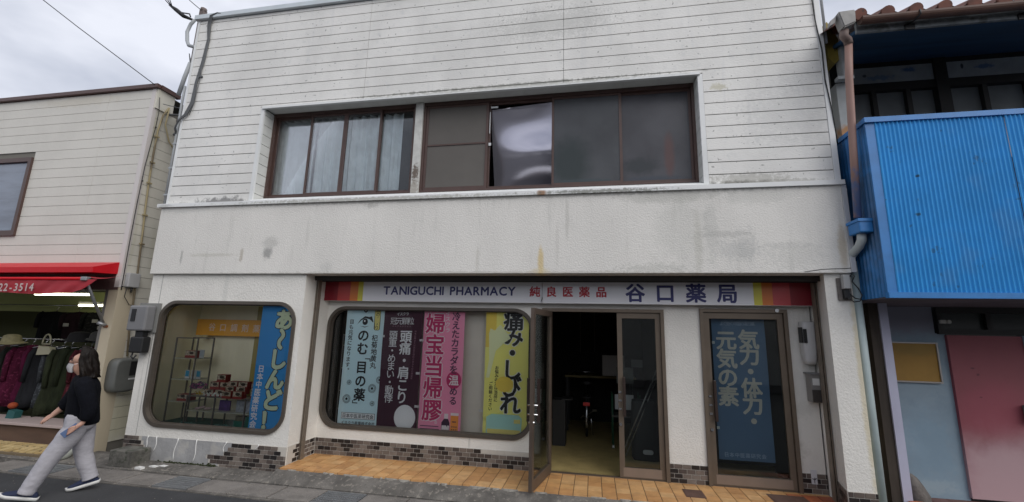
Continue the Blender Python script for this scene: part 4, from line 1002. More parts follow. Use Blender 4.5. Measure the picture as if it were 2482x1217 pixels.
g = root('gas_meter', (-7.02, 5.68, .68), 'large dark grey gas meter low on the cream side wall', 'meter box')
b = MB()
b.loft([[(-7.10 + .16 * d, 5.68 + .19 * s * math.copysign(abs(math.cos(a)) ** .45, math.cos(a)), .93 + .25 * s * math.copysign(abs(math.sin(a)) ** .45, math.sin(a))) for a in [2 * math.pi * k / 28 for k in range(28)]] for s, d in ((1, 0), (1, .75), (.95, .95), (.85, 1.0))])
link('casing', b, m_mdk, g)
b = MB(); b.box(-6.946, -6.938, 5.70, 5.81, .92, 1.13); link('meter_window', b, m_black, g)
b = MB(); b.box(-6.944, -6.936, 5.70, 5.80, .86, .885); link('label_plate', b, M('plate_white', (.55, .55, .55), .5), g)
b = MB(); b.tube([(-7.0, 5.62, .70), (-6.99, 5.72, .66), (-6.99, 5.84, .72), (-7.0, 5.88, .86)], .012, 6); link('pipe_loop', b, M('pipe_cream', (.42, .39, .30), .6), g)
b = MB(); b.box(-7.10, -7.02, 5.50, 5.68, 2.25, 2.47, bev=.012); o = thing('terminal_box', b, M('box_pale_grey', (.40, .40, .40), .5), 'small pale grey terminal box high on the cream side wall', 'terminal box')
b = MB(); b.tube([(-7.05, 5.59, 2.25), (-7.05, 5.59, 2.17)], .014, 6); b.tube([(-7.05, 5.52, 2.25), (-7.04, 5.50, 2.1), (-7.05, 5.6, 1.98), (-7.05, 5.75, 1.97), (-7.05, 5.9, 2.0)], .006, 5); link('cable', b, m_black, o)
m_cbl = M('cable_black', (.015, .015, .016), .6); m_cblg = M('cable_grey', (.10, .105, .11), .6); m_cblc = M('cable_yellowed', (.36, .30, .17), .7, streak=(9, .5, .6, (.12, .09, .06), .8)); m_con = M('conduit_grey', (.36, .38, .39), .5)
b = MB(); b.tube([(-7.04, 5.46, 5.40), (-7.05, 5.50, 5.16), (-7.085, 5.52, 4.9), (-7.085, 5.47, 4.2), (-7.085, 5.46, 3.6), (-7.085, 5.46, 2.9), (-7.085, 5.47, 2.2)], .006, 5)
for z in (4.9, 3.95, 2.25): b.ball((-7.08, 5.47 + .05 * (z > 4.5), z), .014, .014, .014, 8, 5)
thing('wall_cable', b, m_cbl, 'thin black cable down the corner of the cream side wall', 'cable')
b = MB(); P_ = [(-7.06, 5.66, 5.32), (-7.06, 5.585, 5.15), (-7.08, 5.56, 4.85), (-7.085, 5.565, 4.4), (-7.085, 5.575, 4.0), (-7.085, 5.60, 3.5), (-7.085, 5.63, 3.1), (-7.085, 5.66, 2.57), (-7.085, 5.68, 2.1), (-7.085, 5.70, 1.6), (-7.085, 5.74, 1.2)]
b.tube(P_, .014, 7); b.tube([(-7.055, 5.66, 5.31), (-7.05, 5.64, 5.0), (-7.05, 5.75, 4.75), (-7.03, 5.9, 4.6)], .012, 6)
for z, y in ((4.75, 5.56), (4.3, 5.567), (3.95, 5.577), (3.42, 5.605), (2.95, 5.64)): b.box(-7.09, -7.06, y - .035, y + .035, z - .012, z + .012)
thing('wall_cable', b, m_cblc, 'yellowed cable clipped down the middle of the cream side wall', 'cable')
b = MB(); b.tube([(-6.37, 5.30, 3.47), (-6.375, 5.30, 4.4), (-6.385, 5.30, 5.2), (-6.38, 5.30, 5.45)], .018, 8)
for z in (3.62, 4.05, 4.45): b.box(-6.40, -6.31, 5.28, 5.30, z, z + .025)
thing('conduit', b, m_con, 'grey conduit standing on the sill beside the white siding', 'conduit')
b = MB(); b.tube([(-6.48, 5.3, 5.30), (-6.42, 5.3, 5.62), (-6.36, 5.3, 5.86)], .03, 10); b.tube([(-6.355, 5.3, 5.88), (-6.39, 5.28, 6.02), (-6.36, 5.3, 5.84)], .008, 5)
thing('conduit', b, m_con, 'thick pale pipe end leaning beyond the white siding edge', 'conduit')
cb = MB()
for d in (0, .022, -.02): cb.tube([(-5.76 + d, 5.21, 6.60), (-5.88, 5.19, 6.635), (-5.985 + d, 5.19, 6.60), (-6.03 + d, 5.215, 6.45), (-6.0 + d * .6, 5.22, 6.2), (-6.03 + d * .8, 5.22, 5.8), (-6.09 + d * .5, 5.22, 5.45), (-6.10 + d, 5.22, 5.1), (-6.17 + d, 5.21, 4.90), (-6.27 + d * .4, 5.20, 4.80), (-6.36, 5.24, 4.70 + d), (-6.42, 5.4, 4.5)], .011, 6)
cb.tube([(-6.03, 5.22, 5.75), (-6.03, 5.22, 5.5), (-6.06, 5.22, 5.1), (-6.10, 5.21, 4.88)], .005, 5)
cb.box(-6.09, -6.0, 5.215, 5.24, 5.53, 5.55)
thing('cable_bundle', cb, m_cblg, 'bundle of dark cables looping down the corner of the white siding', 'cable')
b = MB(); b.box(-6.68, -6.60, 5.56, 5.64, 5.9, 7.10); b.tube([(-6.64, 5.6, 7.08), (-6.64, 5.6, 7.14)], .05, 8); thing('roof_post', b, M('post_brown', (.13, .10, .09), .6), 'short brown post sticking up behind the siding corner', 'post')
sv = root('service_drop', (-6.87, 5.5, 6.9), 'looped service cables with a pale bent pipe beyond the roof corner', 'cable')
b = MB(); b.tube([(-6.79, 5.6, 6.94), (-6.86, 5.6, 6.86), (-6.88, 5.58, 6.7), (-6.82, 5.56, 6.5), (-6.70, 5.5, 6.36), (-6.45, 5.45, 6.25)], .028, 10); link('service_pipe', b, m_con, sv)
b = MB(); b.tube([(-6.84, 5.6, 6.95), (-6.98, 5.55, 7.0), (-7.1, 5.5, 7.1), (-7.2, 5.45, 7.17)], [.02, .035, .035, .015], 8)
for k in range(3): b.tube([(-7.15, 5.48, 7.12), (-7.26 + .05 * k, 5.4, 7.25), (-7.30 + .09 * k, 5.3, 7.45), (-7.15 + .1 * k, 5.2, 7.62), (-6.85 + .1 * k, 5.0, 7.72)], .008, 5)
b.tube([(-6.95, 5.5, 7.02), (-6.80, 5.5, 6.98), (-6.77, 5.5, 6.92)], .012, 6)
link('cable_loops', b, m_cbl, sv)
b = MB(); b.tube([(-6.64, 5.6, 7.08), (-6.75, 5.5, 7.17), (-6.9, 5.4, 7.3), (-9.0, 4.0, 8.6)], .007, 5); b.tube([(-6.64, 5.58, 7.05), (-6.35, 5.4, 6.66)], .006, 5); b.ball((-6.85, 5.42, 7.26), .03, .03, .03, 8, 5)
thing('stay_wire', b, m_cblg, 'thin stay wire from the brown post over the roof corner', 'wire')
b = MB(); b.tube([(-7.11, 5.4, 5.60), (-8.2, 4.9, 6.42), (-9.7, 4.2, 7.6), (-12.5, 3.0, 10.0)], .007, 5); thing('overhead_wire', b, m_cbl, 'single overhead wire crossing the sky to the brown roof edge', 'wire')
b = MB(); b.tube([(-6.44, 5.31, 4.62), (-6.6, 5.6, 5.0), (-6.75, 5.65, 5.16), (-7.0, 5.64, 5.18)], .018, 7); b.tube([(-6.40, 5.32, 4.9), (-6.55, 5.5, 5.2), (-6.8, 5.6, 5.27), (-7.0, 5.5, 5.30)], .006, 5); thing('wall_cable', b, m_cblg, 'grey cable crossing the gap between the two left buildings', 'cable')
b = MB(); b.prism([(-7.1, 5.22), (-6.5, 5.05), (-6.5, 5.0), (-7.1, 5.17)], 'y', 5.85, 7.5); thing('eave_board', b, M('eave_dark', (.10, .09, .08), .8), 'dark eave board in the gap between the two buildings', 'eave')
# stone block on the ground
b = MB(); b.prism([(-6.16, -.115), (-5.80, -.115), (-5.80, .085), (-6.16, .085)], 'y', 4.99, 5.24); bmesh.ops.bevel(b.bm, geom=b.bm.edges[:], offset=.008, segments=1, affect='EDGES')
thing('stone_block', b, M('mossy_stone', (.12, .115, .10), .95, var=.4, vscale=8, bump=.012, bscale=30, speck=(14, .56, .66, (.04, .05, .03), .7)), 'dark mossy stone block at the foot of the display wing', 'block')
for i, (x, y) in enumerate(((-5.72, 4.98), (-5.60, 5.06), (-5.50, 5.10))):
    b = MB(); b.prism([(x, y), (x + .10, y - .01), (x + .115, y + .035), (x + .03, y + .05)], 'z', -.11, -.085); thing('broken_chip', b, m_drip, ['white chip nearest the drain covers', 'middle white chip beside the stone block', 'white chip against the bare mortar'][i], 'chip', 'white chips by the stone block')
b = MB()
for i in range(220):
    x = rnd.choice([rnd.gauss(-5.45, .10), rnd.gauss(-5.12, .12), rnd.gauss(-4.88, .05)]); y = 5.255 - abs(rnd.gauss(0, .012)); z = -.09 + abs(rnd.gauss(0, .010))
    b.ball((x, y, z), .012, .010, .008, 5, 3)
link('moss', b, M('moss', (.025, .032, .010), .95), kind='stuff')

# fittings round the recess
g = root('wall_mailbox', (2.50, 5.75, 1.0), 'grey metal mailbox with a white card beside the blue banner door', 'mailbox')
b = MB(); b.box(2.44, 2.545, 5.70, 5.835, 1.0, 1.31, bev=.006); link('casing', b, M('mailbox_grey', (.20, .19, .18), .5), g)
b = MB(); b.box(2.425, 2.55, 5.685, 5.84, 1.31, 1.325); link('lid', b, m_mgrey, g)
b = MB(); b.box(2.455, 2.525, 5.694, 5.699, 1.19, 1.265); link('name_card', b, M('card', (.6, .6, .58), .6), g)
b = MB(); b.box(2.442, 2.543, 5.692, 5.699, 1.005, 1.14); link('front_flap', b, M('flap_dark', (.035, .030, .028), .5), g)
g = root('utility_meter', (2.48, 5.76, 1.4), 'white rounded casing with a dark window high beside the blue banner door', 'meter box')
b = MB(); b.loft([[(2.475 + s * .075 * math.copysign(abs(math.cos(a)) ** .6, math.cos(a)), 5.76 + .075 * s * math.copysign(abs(math.sin(a)) ** .6, math.sin(a)), z) for a in [2 * math.pi * k / 20 for k in range(20)]] for s, z in ((.75, 1.42), (.85, 1.47), (1, 1.60), (1, 1.86), (.95, 1.90), (.8, 1.905))]); link('casing', b, M('casing_white', (.48, .48, .48), .4), g)
b = MB(); b.box(2.398, 2.404, 5.70, 5.80, 1.66, 1.84); b.box(2.405, 2.44, 5.682, 5.69, 1.66, 1.82); link('meter_window', b, m_black, g)
b = MB(); b.box(2.40, 2.46, Y0 - .016, Y0 - .010, .105, .255); o = thing('notice_sticker', b, M('sticker', (.58, .58, .60), .4), 'white sticker with a small dark mark low beside the blue banner door', 'sticker')
q = MB(); q.tube([(2.41, Y0 - .0175, .165), (2.43, Y0 - .0175, .15), (2.45, Y0 - .0175, .17)], .004, 5); q.tube([(2.43, Y0 - .0175, .115), (2.43, Y0 - .0175, .15), (2.434, Y0 - .0175, .175)], .003, 5); link('mark', q, m_black, o)
g = root('cable_terminal', (2.68, 5.24, 2.1), 'grey terminal box with loose wires at the top of the corner pier', 'terminal box')
b = MB(); b.box(2.60, 2.73, 5.25, 5.268, 2.12, 2.36); link('backboard', b, M('board_dark', (.14, .125, .115), .9, var=.2, vscale=20), g)
b = MB(); b.box(2.635, 2.70, 5.19, 5.25, 2.24, 2.39, bev=.006); link('casing', b, M('terminal_grey', (.38, .38, .37), .5), g)
b = MB(); b.box(2.64, 2.69, 5.21, 5.25, 2.14, 2.235); b.tube([(2.69, 5.23, 2.2), (2.74, 5.22, 2.14), (2.79, 5.22, 2.13), (2.81, 5.22, 2.17), (2.78, 5.22, 2.25), (2.73, 5.22, 2.32), (2.76, 5.22, 2.38), (2.74, 5.23, 2.40), (2.72, 5.23, 2.37)], .006, 6); b.tube([(2.66, 5.2, 2.15), (2.72, 5.21, 2.10), (2.78, 5.22, 2.11), (2.80, 5.22, 2.13)], .006, 6); link('loose_wires', b, m_cbl, g)
b = MB(); b.tube([(2.675, 5.225, 6.45), (2.665, 5.225, 6.2), (2.67, 5.225, 5.9), (2.68, 5.225, 5.5), (2.715, 5.225, 5.1), (2.71, 5.225, 4.7), (2.745, 5.225, 4.3), (2.765, 5.24, 3.9)], .007, 5)
thing('wall_cable', b, m_cbl, 'thin black cable trailing down the siding edge by the blue balcony house', 'cable')
b = MB(); b.tube([(2.79, 5.26, 5.2), (2.79, 5.26, 6.9)], .016, 8); thing('roof_pipe', b, m_con, 'slim grey pipe rising past the siding edge near the tiled roof', 'pipe')

# ------------------------------------------------------------------ right neighbour: house with the blue balcony
BH = root('balcony_house', (3.6, 6.1, 0), 'weathered house with a bright blue corrugated balcony and red tiled eave', 'house')
m_blue = M('blue_sheet', (.035, .30, .68), .5, spec=.25, var=.10, vscale=2.2, speck=[(11, .70, .76, (.05, .13, .25), .6), (3, .56, .72, (.085, .30, .60), .5)], streak=(5, .60, .75, (.03, .20, .50), .25), stains_and_shade=[(3.25, 3.35, .03, .02, (.02, .03, .04), .9, 1), (3.2, 2.95, .04, .02, (.02, .05, .08), .8, 1), (4.32, 3.9, .03, .5, (.16, .26, .34), .5, .7), (3.75, 2.14, .3, .015, (.30, .27, .2), .6, 1.5)])
m_blue_rail = M('blue_rail', (.025, .18, .47), .4, var=.12, vscale=6)
def corr(p0, p1, z0, z1, pitch, amp, n_out):
    b = MB(); p0, p1 = Vector(p0), Vector(p1); L = (p1 - p0).length; d = (p1 - p0) / L; nn = Vector(n_out); n = int(L / pitch * 8)
    def f(u, v):
        p = p0 + d * (L * u); o = amp * math.sin(2 * math.pi * L * u / pitch)
        if o < -amp * .55: o = -amp * .55
        return (p.x + nn.x * o, p.y + nn.y * o, z0 + (z1 - z0) * v)
    b.sheet(f, n, 2); return b
bal = link('balcony', corr((2.95, 4.855), (4.07, 4.855), 2.165, 3.96, .0395, .0105, (0, -1)) if False else corr((2.93, 4.86), (4.075, 4.86), 2.165, 3.965, .0395, .0105, (0, -1)), m_blue, BH)
link('balcony_sheet', corr((4.075, 4.853), (6.6, 4.853), 2.165, 3.965, .0395, .0105, (0, -1)), m_blue, BH)
b = MB(); b.box(2.845, 2.93, 4.862, 4.872, 2.15, 3.97); link('balcony_corner', b, m_blue_rail, BH)
link('balcony_side', corr((2.85, 4.87), (2.85, 6.1), 2.13, 3.96, .06, .008, (-1, 0)), M('blue_sheet_side', (.022, .15, .38), .45, var=.4, vscale=3, stains_and_shade=[(2.85, 3.0, 2, .7, (.03, .06, .10), .5, 2.5, 4)]), BH)
b = MB(); b.box(2.83, 6.6, 4.835, 4.90, 3.955, 4.01); b.box(2.83, 2.88, 4.90, 6.1, 3.955, 4.005); link('balcony_rail', b, m_blue_rail, BH)
b = MB(); b.box(2.84, 6.6, 4.84, 4.90, 2.115, 2.17); link('balcony_base', b, m_blue_rail, BH)
b = MB(); b.box(2.86, 6.6, 4.90, 6.1, 2.12, 2.16); link('balcony_floor', b, M('soffit_mauve', (.13, .115, .135), .8, var=.2, vscale=3), BH)
# lower front
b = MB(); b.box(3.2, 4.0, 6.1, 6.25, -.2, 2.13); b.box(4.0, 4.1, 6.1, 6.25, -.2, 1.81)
link('wall', b, M('pale_blue_wall', (.26, .35, .42), .75, var=.12, vscale=2.2, stains_and_shade=[(3.7, 2.0, .8, .3, (.22, .21, .26), .8, .8), (3.75, 1.3, .5, .5, (.30, .37, .42), .5, 2), (3.8, .5, .3, .5, (.22, .33, .42), .5, 2.2), (3.75, .1, .35, .1, (.35, .43, .47), .6, 1.8)]), BH)
b = MB(); b.box(3.15, 3.235, 5.58, 6.12, -.2, 2.12); link('pilaster', b, M('lilac_pilaster', (.46, .46, .58), .75, var=.08, vscale=3), BH)
b = MB(); b.box(3.055, 3.15, 5.60, 5.70, -.2, 2.12); link('wood_post', b, M('dark_wood', (.055, .042, .032), .8, var=.4, vscale=12, vstretch=(1, 1, .1)), BH)
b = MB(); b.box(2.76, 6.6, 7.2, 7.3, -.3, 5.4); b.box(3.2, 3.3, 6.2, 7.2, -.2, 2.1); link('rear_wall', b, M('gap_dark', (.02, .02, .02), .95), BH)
b = MB(); b.box(4.092, 4.83, 6.06, 6.10, .02, 1.79); dr = link('door_panel', b, M('red_door_panel', (.26, .07, .085), .6, var=.12, vscale=1.6, stains_and_shade=[(4.5, .10, .9, .85, (.52, .37, .39), .85, .8, 2), (4.40, .95, .5, .42, (.33, .07, .10), .6, 1.0, 2), (4.30, 1.42, .03, .012, (.08, .02, .03), .7, 1.5), (4.34, 1.35, .02, .02, (.08, .02, .03), .7, 1.5), (4.33, 1.1, .02, .012, (.08, .02, .03), .6, 1.5)]), BH)
b = MB(); b.box(4.83, 4.90, 6.05, 6.12, 0, 1.8); b.box(4.90, 6.6, 6.08, 6.2, 0, 1.8); link('door_jamb', b, M('jamb_bluegrey', (.20, .24, .28), .7), BH)
b = MB(); b.ring(rect(4.02, 6.4, 1.80, 2.125), rect(4.06, 6.36, 1.86, 2.05), 6.06, 6.16); b.box(4.52, 4.57, 6.07, 6.15, 1.86, 2.05); tw = link('transom_window', b, M('transom_black', (.012, .011, .010), .5), BH)
b = MB(); b.box(4.05, 6.37, 6.12, 6.125, 1.85, 2.06); link('pane', b, M('transom_pane', (.025, .032, .030), .25), tw)
b = MB(); b.box(4.03, 4.095, 6.035, 6.058, 1.925, 1.965); b.tube([(4.125, 6.058, 1.945), (4.125, 6.035, 1.945)], .022, 12); thing('door_bell', b, M('bell_white', (.5, .5, .46), .5), 'small white bell plate and button on the black transom', 'bell')
b = MB(); b.ring(rect(3.50, 3.985, 1.235, 1.70), rect(3.515, 3.97, 1.252, 1.685), 6.06, 6.10); o = thing('notice_board', b, M('board_alu', (.40, .38, .36), .4, metal=.5), 'empty ochre notice board in a thin metal frame on the pale blue wall', 'notice board')
b = MB(); b.box(3.512, 3.973, 6.075, 6.085, 1.25, 1.69); link('board_face', b, M('board_ochre', (.36, .20, .035), .6, var=.14, vscale=3, stains_and_shade=[(3.75, 1.62, .4, .1, (.25, .17, .04), .55, 1.0)]), o)
b = MB(); b.box(4.70, 4.86, 5.98, 6.055, .86, 1.04, bev=.01); thing('door_plate', b, M('plate_grey', (.16, .16, .16), .5), 'dark grey box at the picture edge of the red door panel', 'box')
# upper front
b = MB()
for x0, x1 in ((3.28, 4.42), (4.56, 6.6)): b.box(x0, x1, 6.07, 6.11, 5.085, 5.315)
link('frieze_board', b, M('frieze_flaking', (.34, .36, .36), .8, var=.15, vscale=5, stains_and_shade=[(4.15, 5.25, .12, .05, (.05, .12, .26), .8, 2, 16), (3.8, 5.16, .22, .05, (.08, .16, .28), .6, 2.4, 16), (5.0, 5.22, .12, .05, (.06, .13, .26), .8, 2, 16), (3.62, 5.2, .04, .03, (.02, .03, .03), .8, 1.5), (4.75, 5.24, .02, .05, (.02, .03, .03), .9, 1)]), BH)
b = MB(); b.box(4.42, 4.56, 6.04, 6.13, 4.0, 5.40); b.box(3.2, 6.6, 6.06, 6.14, 4.97, 5.08); b.box(3.2, 6.6, 6.06, 6.14, 5.315, 5.40)
for x in (3.68, 4.08, 4.93, 5.4): b.box(x, x + .055, 6.07, 6.13, 4.0, 4.97)
b.box(3.2, 3.34, 6.05, 6.13, 4.0, 5.40)
uw = link('window', b, M('dark_timber', (.018, .016, .014), .7), BH)
b = MB(); b.box(3.3, 6.6, 6.135, 6.14, 4.0, 4.98); link('pane', b, M('dusty_pane', (.14, .15, .15), .35, spec=.6, var=.2, vscale=2, stains_and_shade=[(4.2, 4.3, 3.0, .36, (.42, .43, .42), .85, .9, 5)]), uw)
b = MB(); b.prism([(4.80, 5.02), (6.14, 5.40), (6.14, 5.44), (4.80, 5.06)], 'x', 2.90, 6.6); 
link('eave_soffit', b, M('soffit_blue', (.012, .060, .135), .7, var=.25, vscale=5, vstretch=(.15, 1, 1)), BH)
b = MB(); b.box(2.85, 6.6, 4.795, 4.825, 4.98, 5.13); link('fascia', b, M('fascia_flaking', (.22, .24, .25), .85, var=.4, vscale=5, speck=[(8, .55, .68, (.08, .08, .075), .7)]), BH)
# barrel tiles along the eave
b = MB()
tr = .26
def roof(u, v):
    x = 2.72 + 3.9 * u; ph = ((x - 2.845) / tr) % 1.0
    dd = min(ph, 1 - ph)
    c = .055 * math.sqrt(max(0, 1 - (dd / .25) ** 2)) if dd < .25 else -.03 * math.sin((dd - .25) / .25 * math.pi / 2)
    return (x, 4.70 + 1.6 * v, 5.135 + .62 * v + c)
b.sheet(roof, 480, 10)
rf = link('roof', b, M('roof_tile_red', (.17, .055, .032), .55, var=.35, vscale=7, speck=[(16, .6, .7, (.06, .035, .028), .7)]), BH)
for k in range(0, 15):
    x = 2.845 + tr * k
    b = MB(); b.tube([(x, 4.685, 5.125), (x, 4.73, 5.14)], .062, 14); link('roof_tile_end', b, MATS['roof_tile_red'], BH)
b = MB(); n = 10; gp = [(4.70 + .055 * math.cos(math.pi + math.pi * k / n), 5.075 + .06 * math.sin(math.pi + math.pi * k / n)) for k in range(n + 1)]
b.prism(gp + [(4.74, 5.08), (4.66, 5.08)][::1], 'x', 2.84, 6.6); link('roof_gutter', b, M('gutter_brown', (.115, .060, .042), .5, var=.2, vscale=5), BH)
for x in (3.34, 4.35): b = MB(); b.tube([(x, 4.80, 5.03), (x, 4.72, 5.005), (x + .02, 4.64, 5.03), (x + .02, 4.64, 5.08)], .008, 6); b.box(x - .04, x + .05, 4.78, 4.795, 4.96, 5.02); link('gutter_hook', b, m_black, BH)
m_pink = M('downpipe_pink', (.33, .20, .165), .55, var=.08, vscale=4, stains_and_shade=[(2.78, 3.15, .12, .35, (.04, .16, .38), .7, 2.2, 9)])
b = MB(); b.prism([(2.62, 5.165), (2.79, 5.175), (2.78, 5.02), (2.66, 4.97)], 'y', 4.66, 4.78); bmesh.ops.bevel(b.bm, geom=b.bm.edges[:], offset=.012, segments=2, affect='EDGES'); b.prism([(2.56, 5.09), (2.62, 5.14), (2.60, 5.06), (2.55, 5.03)], 'y', 4.70, 4.76); link('gutter_outlet', b, M('outlet_grey', (.30, .29, .275), .6, var=.15, vscale=14), BH)
b = MB(); b.tube([(2.70, 4.74, 4.99), (2.70, 4.76, 4.93), (2.73, 4.78, 4.91), (2.755, 4.80, 4.91), (2.765, 4.81, 4.86)], .042, 12); link('downpipe_elbow', b, M('elbow_taupe', (.22, .16, .14), .6), BH)
b = MB(); b.tube([(2.765, 4.81, 4.88), (2.765, 4.88, 4.5), (2.77, 4.97, 3.8), (2.775, 5.06, 2.98)], .036, 12); link('downpipe', b, m_pink, BH)
b = MB(); b.box(2.72, 2.85, 4.95, 5.16, 2.80, 2.93, bev=.012); b.box(2.71, 2.855, 4.94, 5.17, 2.915, 2.945); link('rain_hopper', b, m_blue_rail, BH)
b = MB(); b.tube([(2.785, 5.05, 2.81), (2.785, 5.06, 2.74), (2.78, 5.11, 2.68), (2.77, 5.22, 2.62), (2.77, 5.32, 2.56)], .042, 12); link('lower_elbow', b, M('elbow_pale', (.42, .46, .46), .5), BH)
b = MB(); b.tube([(2.815, 5.33, 2.55), (2.815, 5.33, -.1)], .042, 12); link('lower_downpipe', b, M('pipe_pale_blue', (.42, .50, .50), .5, var=.08, vscale=4), BH)
# painted posts and cover in the gap above
b = MB(); b.box(2.92, 3.04, 5.42, 5.55, 3.9, 4.75); b.box(2.95, 3.04, 5.3, 5.42, 4.78, 5.2); b.box(2.88, 3.05, 5.28, 5.36, 4.73, 4.77); link('gap_post', b, M('gap_post_white', (.42, .44, .44), .7, var=.12, vscale=6, stains_and_shade=[(2.98, 4.12, .12, .13, (.45, .20, .05), .85, 1.2)]), BH)
b = MB(); b.prism([(2.87, 5.55), (2.97, 5.30), (2.95, 5.02), (2.90, 4.98), (2.84, 5.05), (2.82, 5.5)], 'y', 5.35, 5.6); o = thing('yellow_cover', b, M('cover_yellow', (.26, .20, .035), .6, var=.2, vscale=5), 'dull yellow sheet cover in the gap under the tiled eave', 'cover')
q = MB(); q.box(2.915, 2.922, 5.345, 5.349, 5.14, 5.24); q.box(2.935, 2.942, 5.345, 5.349, 5.16, 5.23); link('mark', q, m_black, o)
b = MB(); b.box(2.80, 2.90, 5.6, 5.9, 5.45, 5.75); b.box(2.78, 2.93, 5.58, 5.9, 5.75, 5.80); thing('ridge_box', b, M('ridge_grey', (.11, .11, .115), .7), 'grey boxed ridge end peeping over the siding edge', 'roof box')
# plinth tiles, rock, planter
b = MB()
for i in range(20):
    for j in range(3): b.box(3.25 + .2 * i + .004, 3.25 + .2 * (i + 1) - .004, 5.5 + .2 * j + .004, 5.5 + .2 * (j + 1) - .004, -.05, -.012)
b.box(3.2, 7.3, 5.45, 6.12, -.12, -.02)
link('paving', b, M('maroon_paving', island=[(.17, .085, .07), (.14, .07, .06), (.19, .10, .085)], rough=.7, var=.15, vscale=8), kind='structure')
b = MB()
b.loft([[(3.36 + dx + r_ * 1.1 * math.cos(a) * (1 + .2 * math.sin(3 * a)), 5.72 + r_ * math.sin(a), z) for a in [2 * math.pi * k / 12 for k in range(12)]] for r_, z, dx in ((.10, -.02, .02), (.105, .1, .01), (.085, .2, -.02), (.05, .28, -.035), (.015, .315, -.04))])
thing('rock', b, M('rock_grey', (.17, .155, .14), .9, var=.35, vscale=7, bump=.02, bscale=18), 'upright grey rock against the pale blue wall', 'rock')
b = MB(); b.loft([[(3.27 + r_ * math.cos(2 * math.pi * k / 20), 5.45 + r_ * math.sin(2 * math.pi * k / 20), z) for k in range(20)] for r_, z in ((.10, -.1), (.13, .05), (.145, .055), (.145, .085), (.12, .085), (.115, .05))]); thing('planter', b, M('terracotta', (.36, .12, .05), .8, var=.15, vscale=10), 'terracotta planter rim below the grey rock', 'planter')

# ------------------------------------------------------------------ unseen building added opposite so the shop glass mirrors something dark
OP = root('unseen_opposite_building', (0, -7.0, 0), 'plain grey building added out of view to darken the shop glass reflections', 'building')
b = MB(); b.box(-34, 32, -9, -7.0, -.3, 3.1); link('wall', b, M('opposite_wall', (.16, .15, .15), .8, var=.2, vscale=.6), OP)
b = MB(); b.prism([(-6.7, 3.1), (-9.2, 3.1), (-9.2, 3.9)], 'x', -34.3, 32.3); link('roof', b, M('opposite_roof', (.06, .06, .065), .7), OP)
for k in range(9):
    x = -22 + 5.4 * k
    b = MB(); b.box(x, x + 3.2, -7.0, -6.97, 0, 2.4); link('pale_wall_patch', b, M('opposite_pale_patch', (.50, .49, .46), .5, var=.1), OP)  # pale patches added to the unseen wall to vary the glass reflections

# ------------------------------------------------------------------ inside the display wing
def shelf_unit(name, lab, x0, x1, y0, y1, levels, zb, zt, group=None, posts_x=()):
    r_ = root(name, ((x0 + x1) / 2, (y0 + y1) / 2, zb), lab, 'display shelf', group)
    b = MB()
    for x in (x0, x1) + tuple(posts_x):
        for y in (y0, y1): b.box(x - .008, x + .008, y - .008, y + .008, zb, zt)
    for z in (zt,):
        for y in (y0, y1): b.box(x0, x1, y - .007, y + .007, z - .014, z)
    link('frame', b, M('shelf_metal', (.17, .16, .14), .4, metal=.5), r_)
    for z in levels:
        b = MB(); b.box(x0, x1, y0, y1, z - .012, z); link('glass_shelf', b, M('shelf_glass', (.38, .40, .32), .25), r_)
    return r_
shelf_unit('display_shelf', 'tall thin display shelf at the back corner of the display window', -5.91, -5.55, 5.45, 5.72, (1.233, .943, .645), .352, 1.52, 'display shelves in the window')
shelf_unit('display_shelf', 'low front display shelf carrying the stacked cartons', -5.55, -4.05, 5.415, 5.62, (.735, .545), .352, .74, 'display shelves in the window', posts_x=(-5.1, -4.62))
m_boxf = M('carton_cream', (.46, .40, .30), .6, var=.5, vscale=34, speck=[(30, .54, .60, (.10, .09, .05), .85)]); m_boxr = M('carton_red', (.24, .03, .022), .5)
def carton(x, y, z, lab, w=.141, h=.099, d=.09):
    r_ = root('medicine_carton', (x, y, z), lab, 'carton', 'cartons in the display window')
    b = MB(); b.box(x - w / 2, x + w / 2, y - d / 2, y + d / 2, z, z + h, bev=.002); link('box_body', b, m_boxr, r_)
    b = MB(); b.box(x - w / 2 + .004, x + w / 2 - .004, y - d / 2 - .002, y - d / 2, z + .034, z + h - .004); link('printed_panel', b, m_boxf, r_)
    b = MB(); b.face([(cx_, y - d / 2 - .003, cz_) for cx_, cz_ in ellipse(x + .008, z + .066, .036, .020, 14)]); link('dark_motif', b, M('motif', (.035, .025, .015), .6), r_)
cp = [(-5.095, 5.508, 0.928, 'single carton on the top of the stack, red end showing'), (-4.850, 5.452, 0.853, 'second-row carton of the raised pair beside the single top carton'), (-4.691, 5.452, 0.853, 'raised carton closest to the bright blue banner'),
      (-5.189, 5.508, 0.829, 'carton just below the single top one, nearest the flowers'), (-5.029, 5.508, 0.829, 'carton under the single top one, beside the raised pair'), (-4.869, 5.433, 0.792, 'dark windowed carton below the raised pair'), (-4.700, 5.433, 0.792, 'dark windowed carton touching the bright blue banner'),
      (-5.226, 5.471, 0.732, 'bottom carton behind the yellow flowers'), (-5.057, 5.471, 0.732, 'bottom carton in the middle of the stack'), (-4.879, 5.396, 0.732, 'bottom carton with a dark window, middle'), (-4.709, 5.396, 0.732, 'bottom carton with a dark window beside the banner')]
for x, y, z, lab in cp: carton(x, y, z, lab)
carton(-5.72, 5.58, 1.233, 'wide red and cream carton alone on the upper rear shelf', .20, .10, .10)
carton(-5.70, 5.55, .645, 'brown carton alone on the lowest rear shelf', .18, .09, .14)
carton(-4.540, 5.508, 0.732, 'pinkish carton half hidden by the bright blue banner', .12, .20, .1)
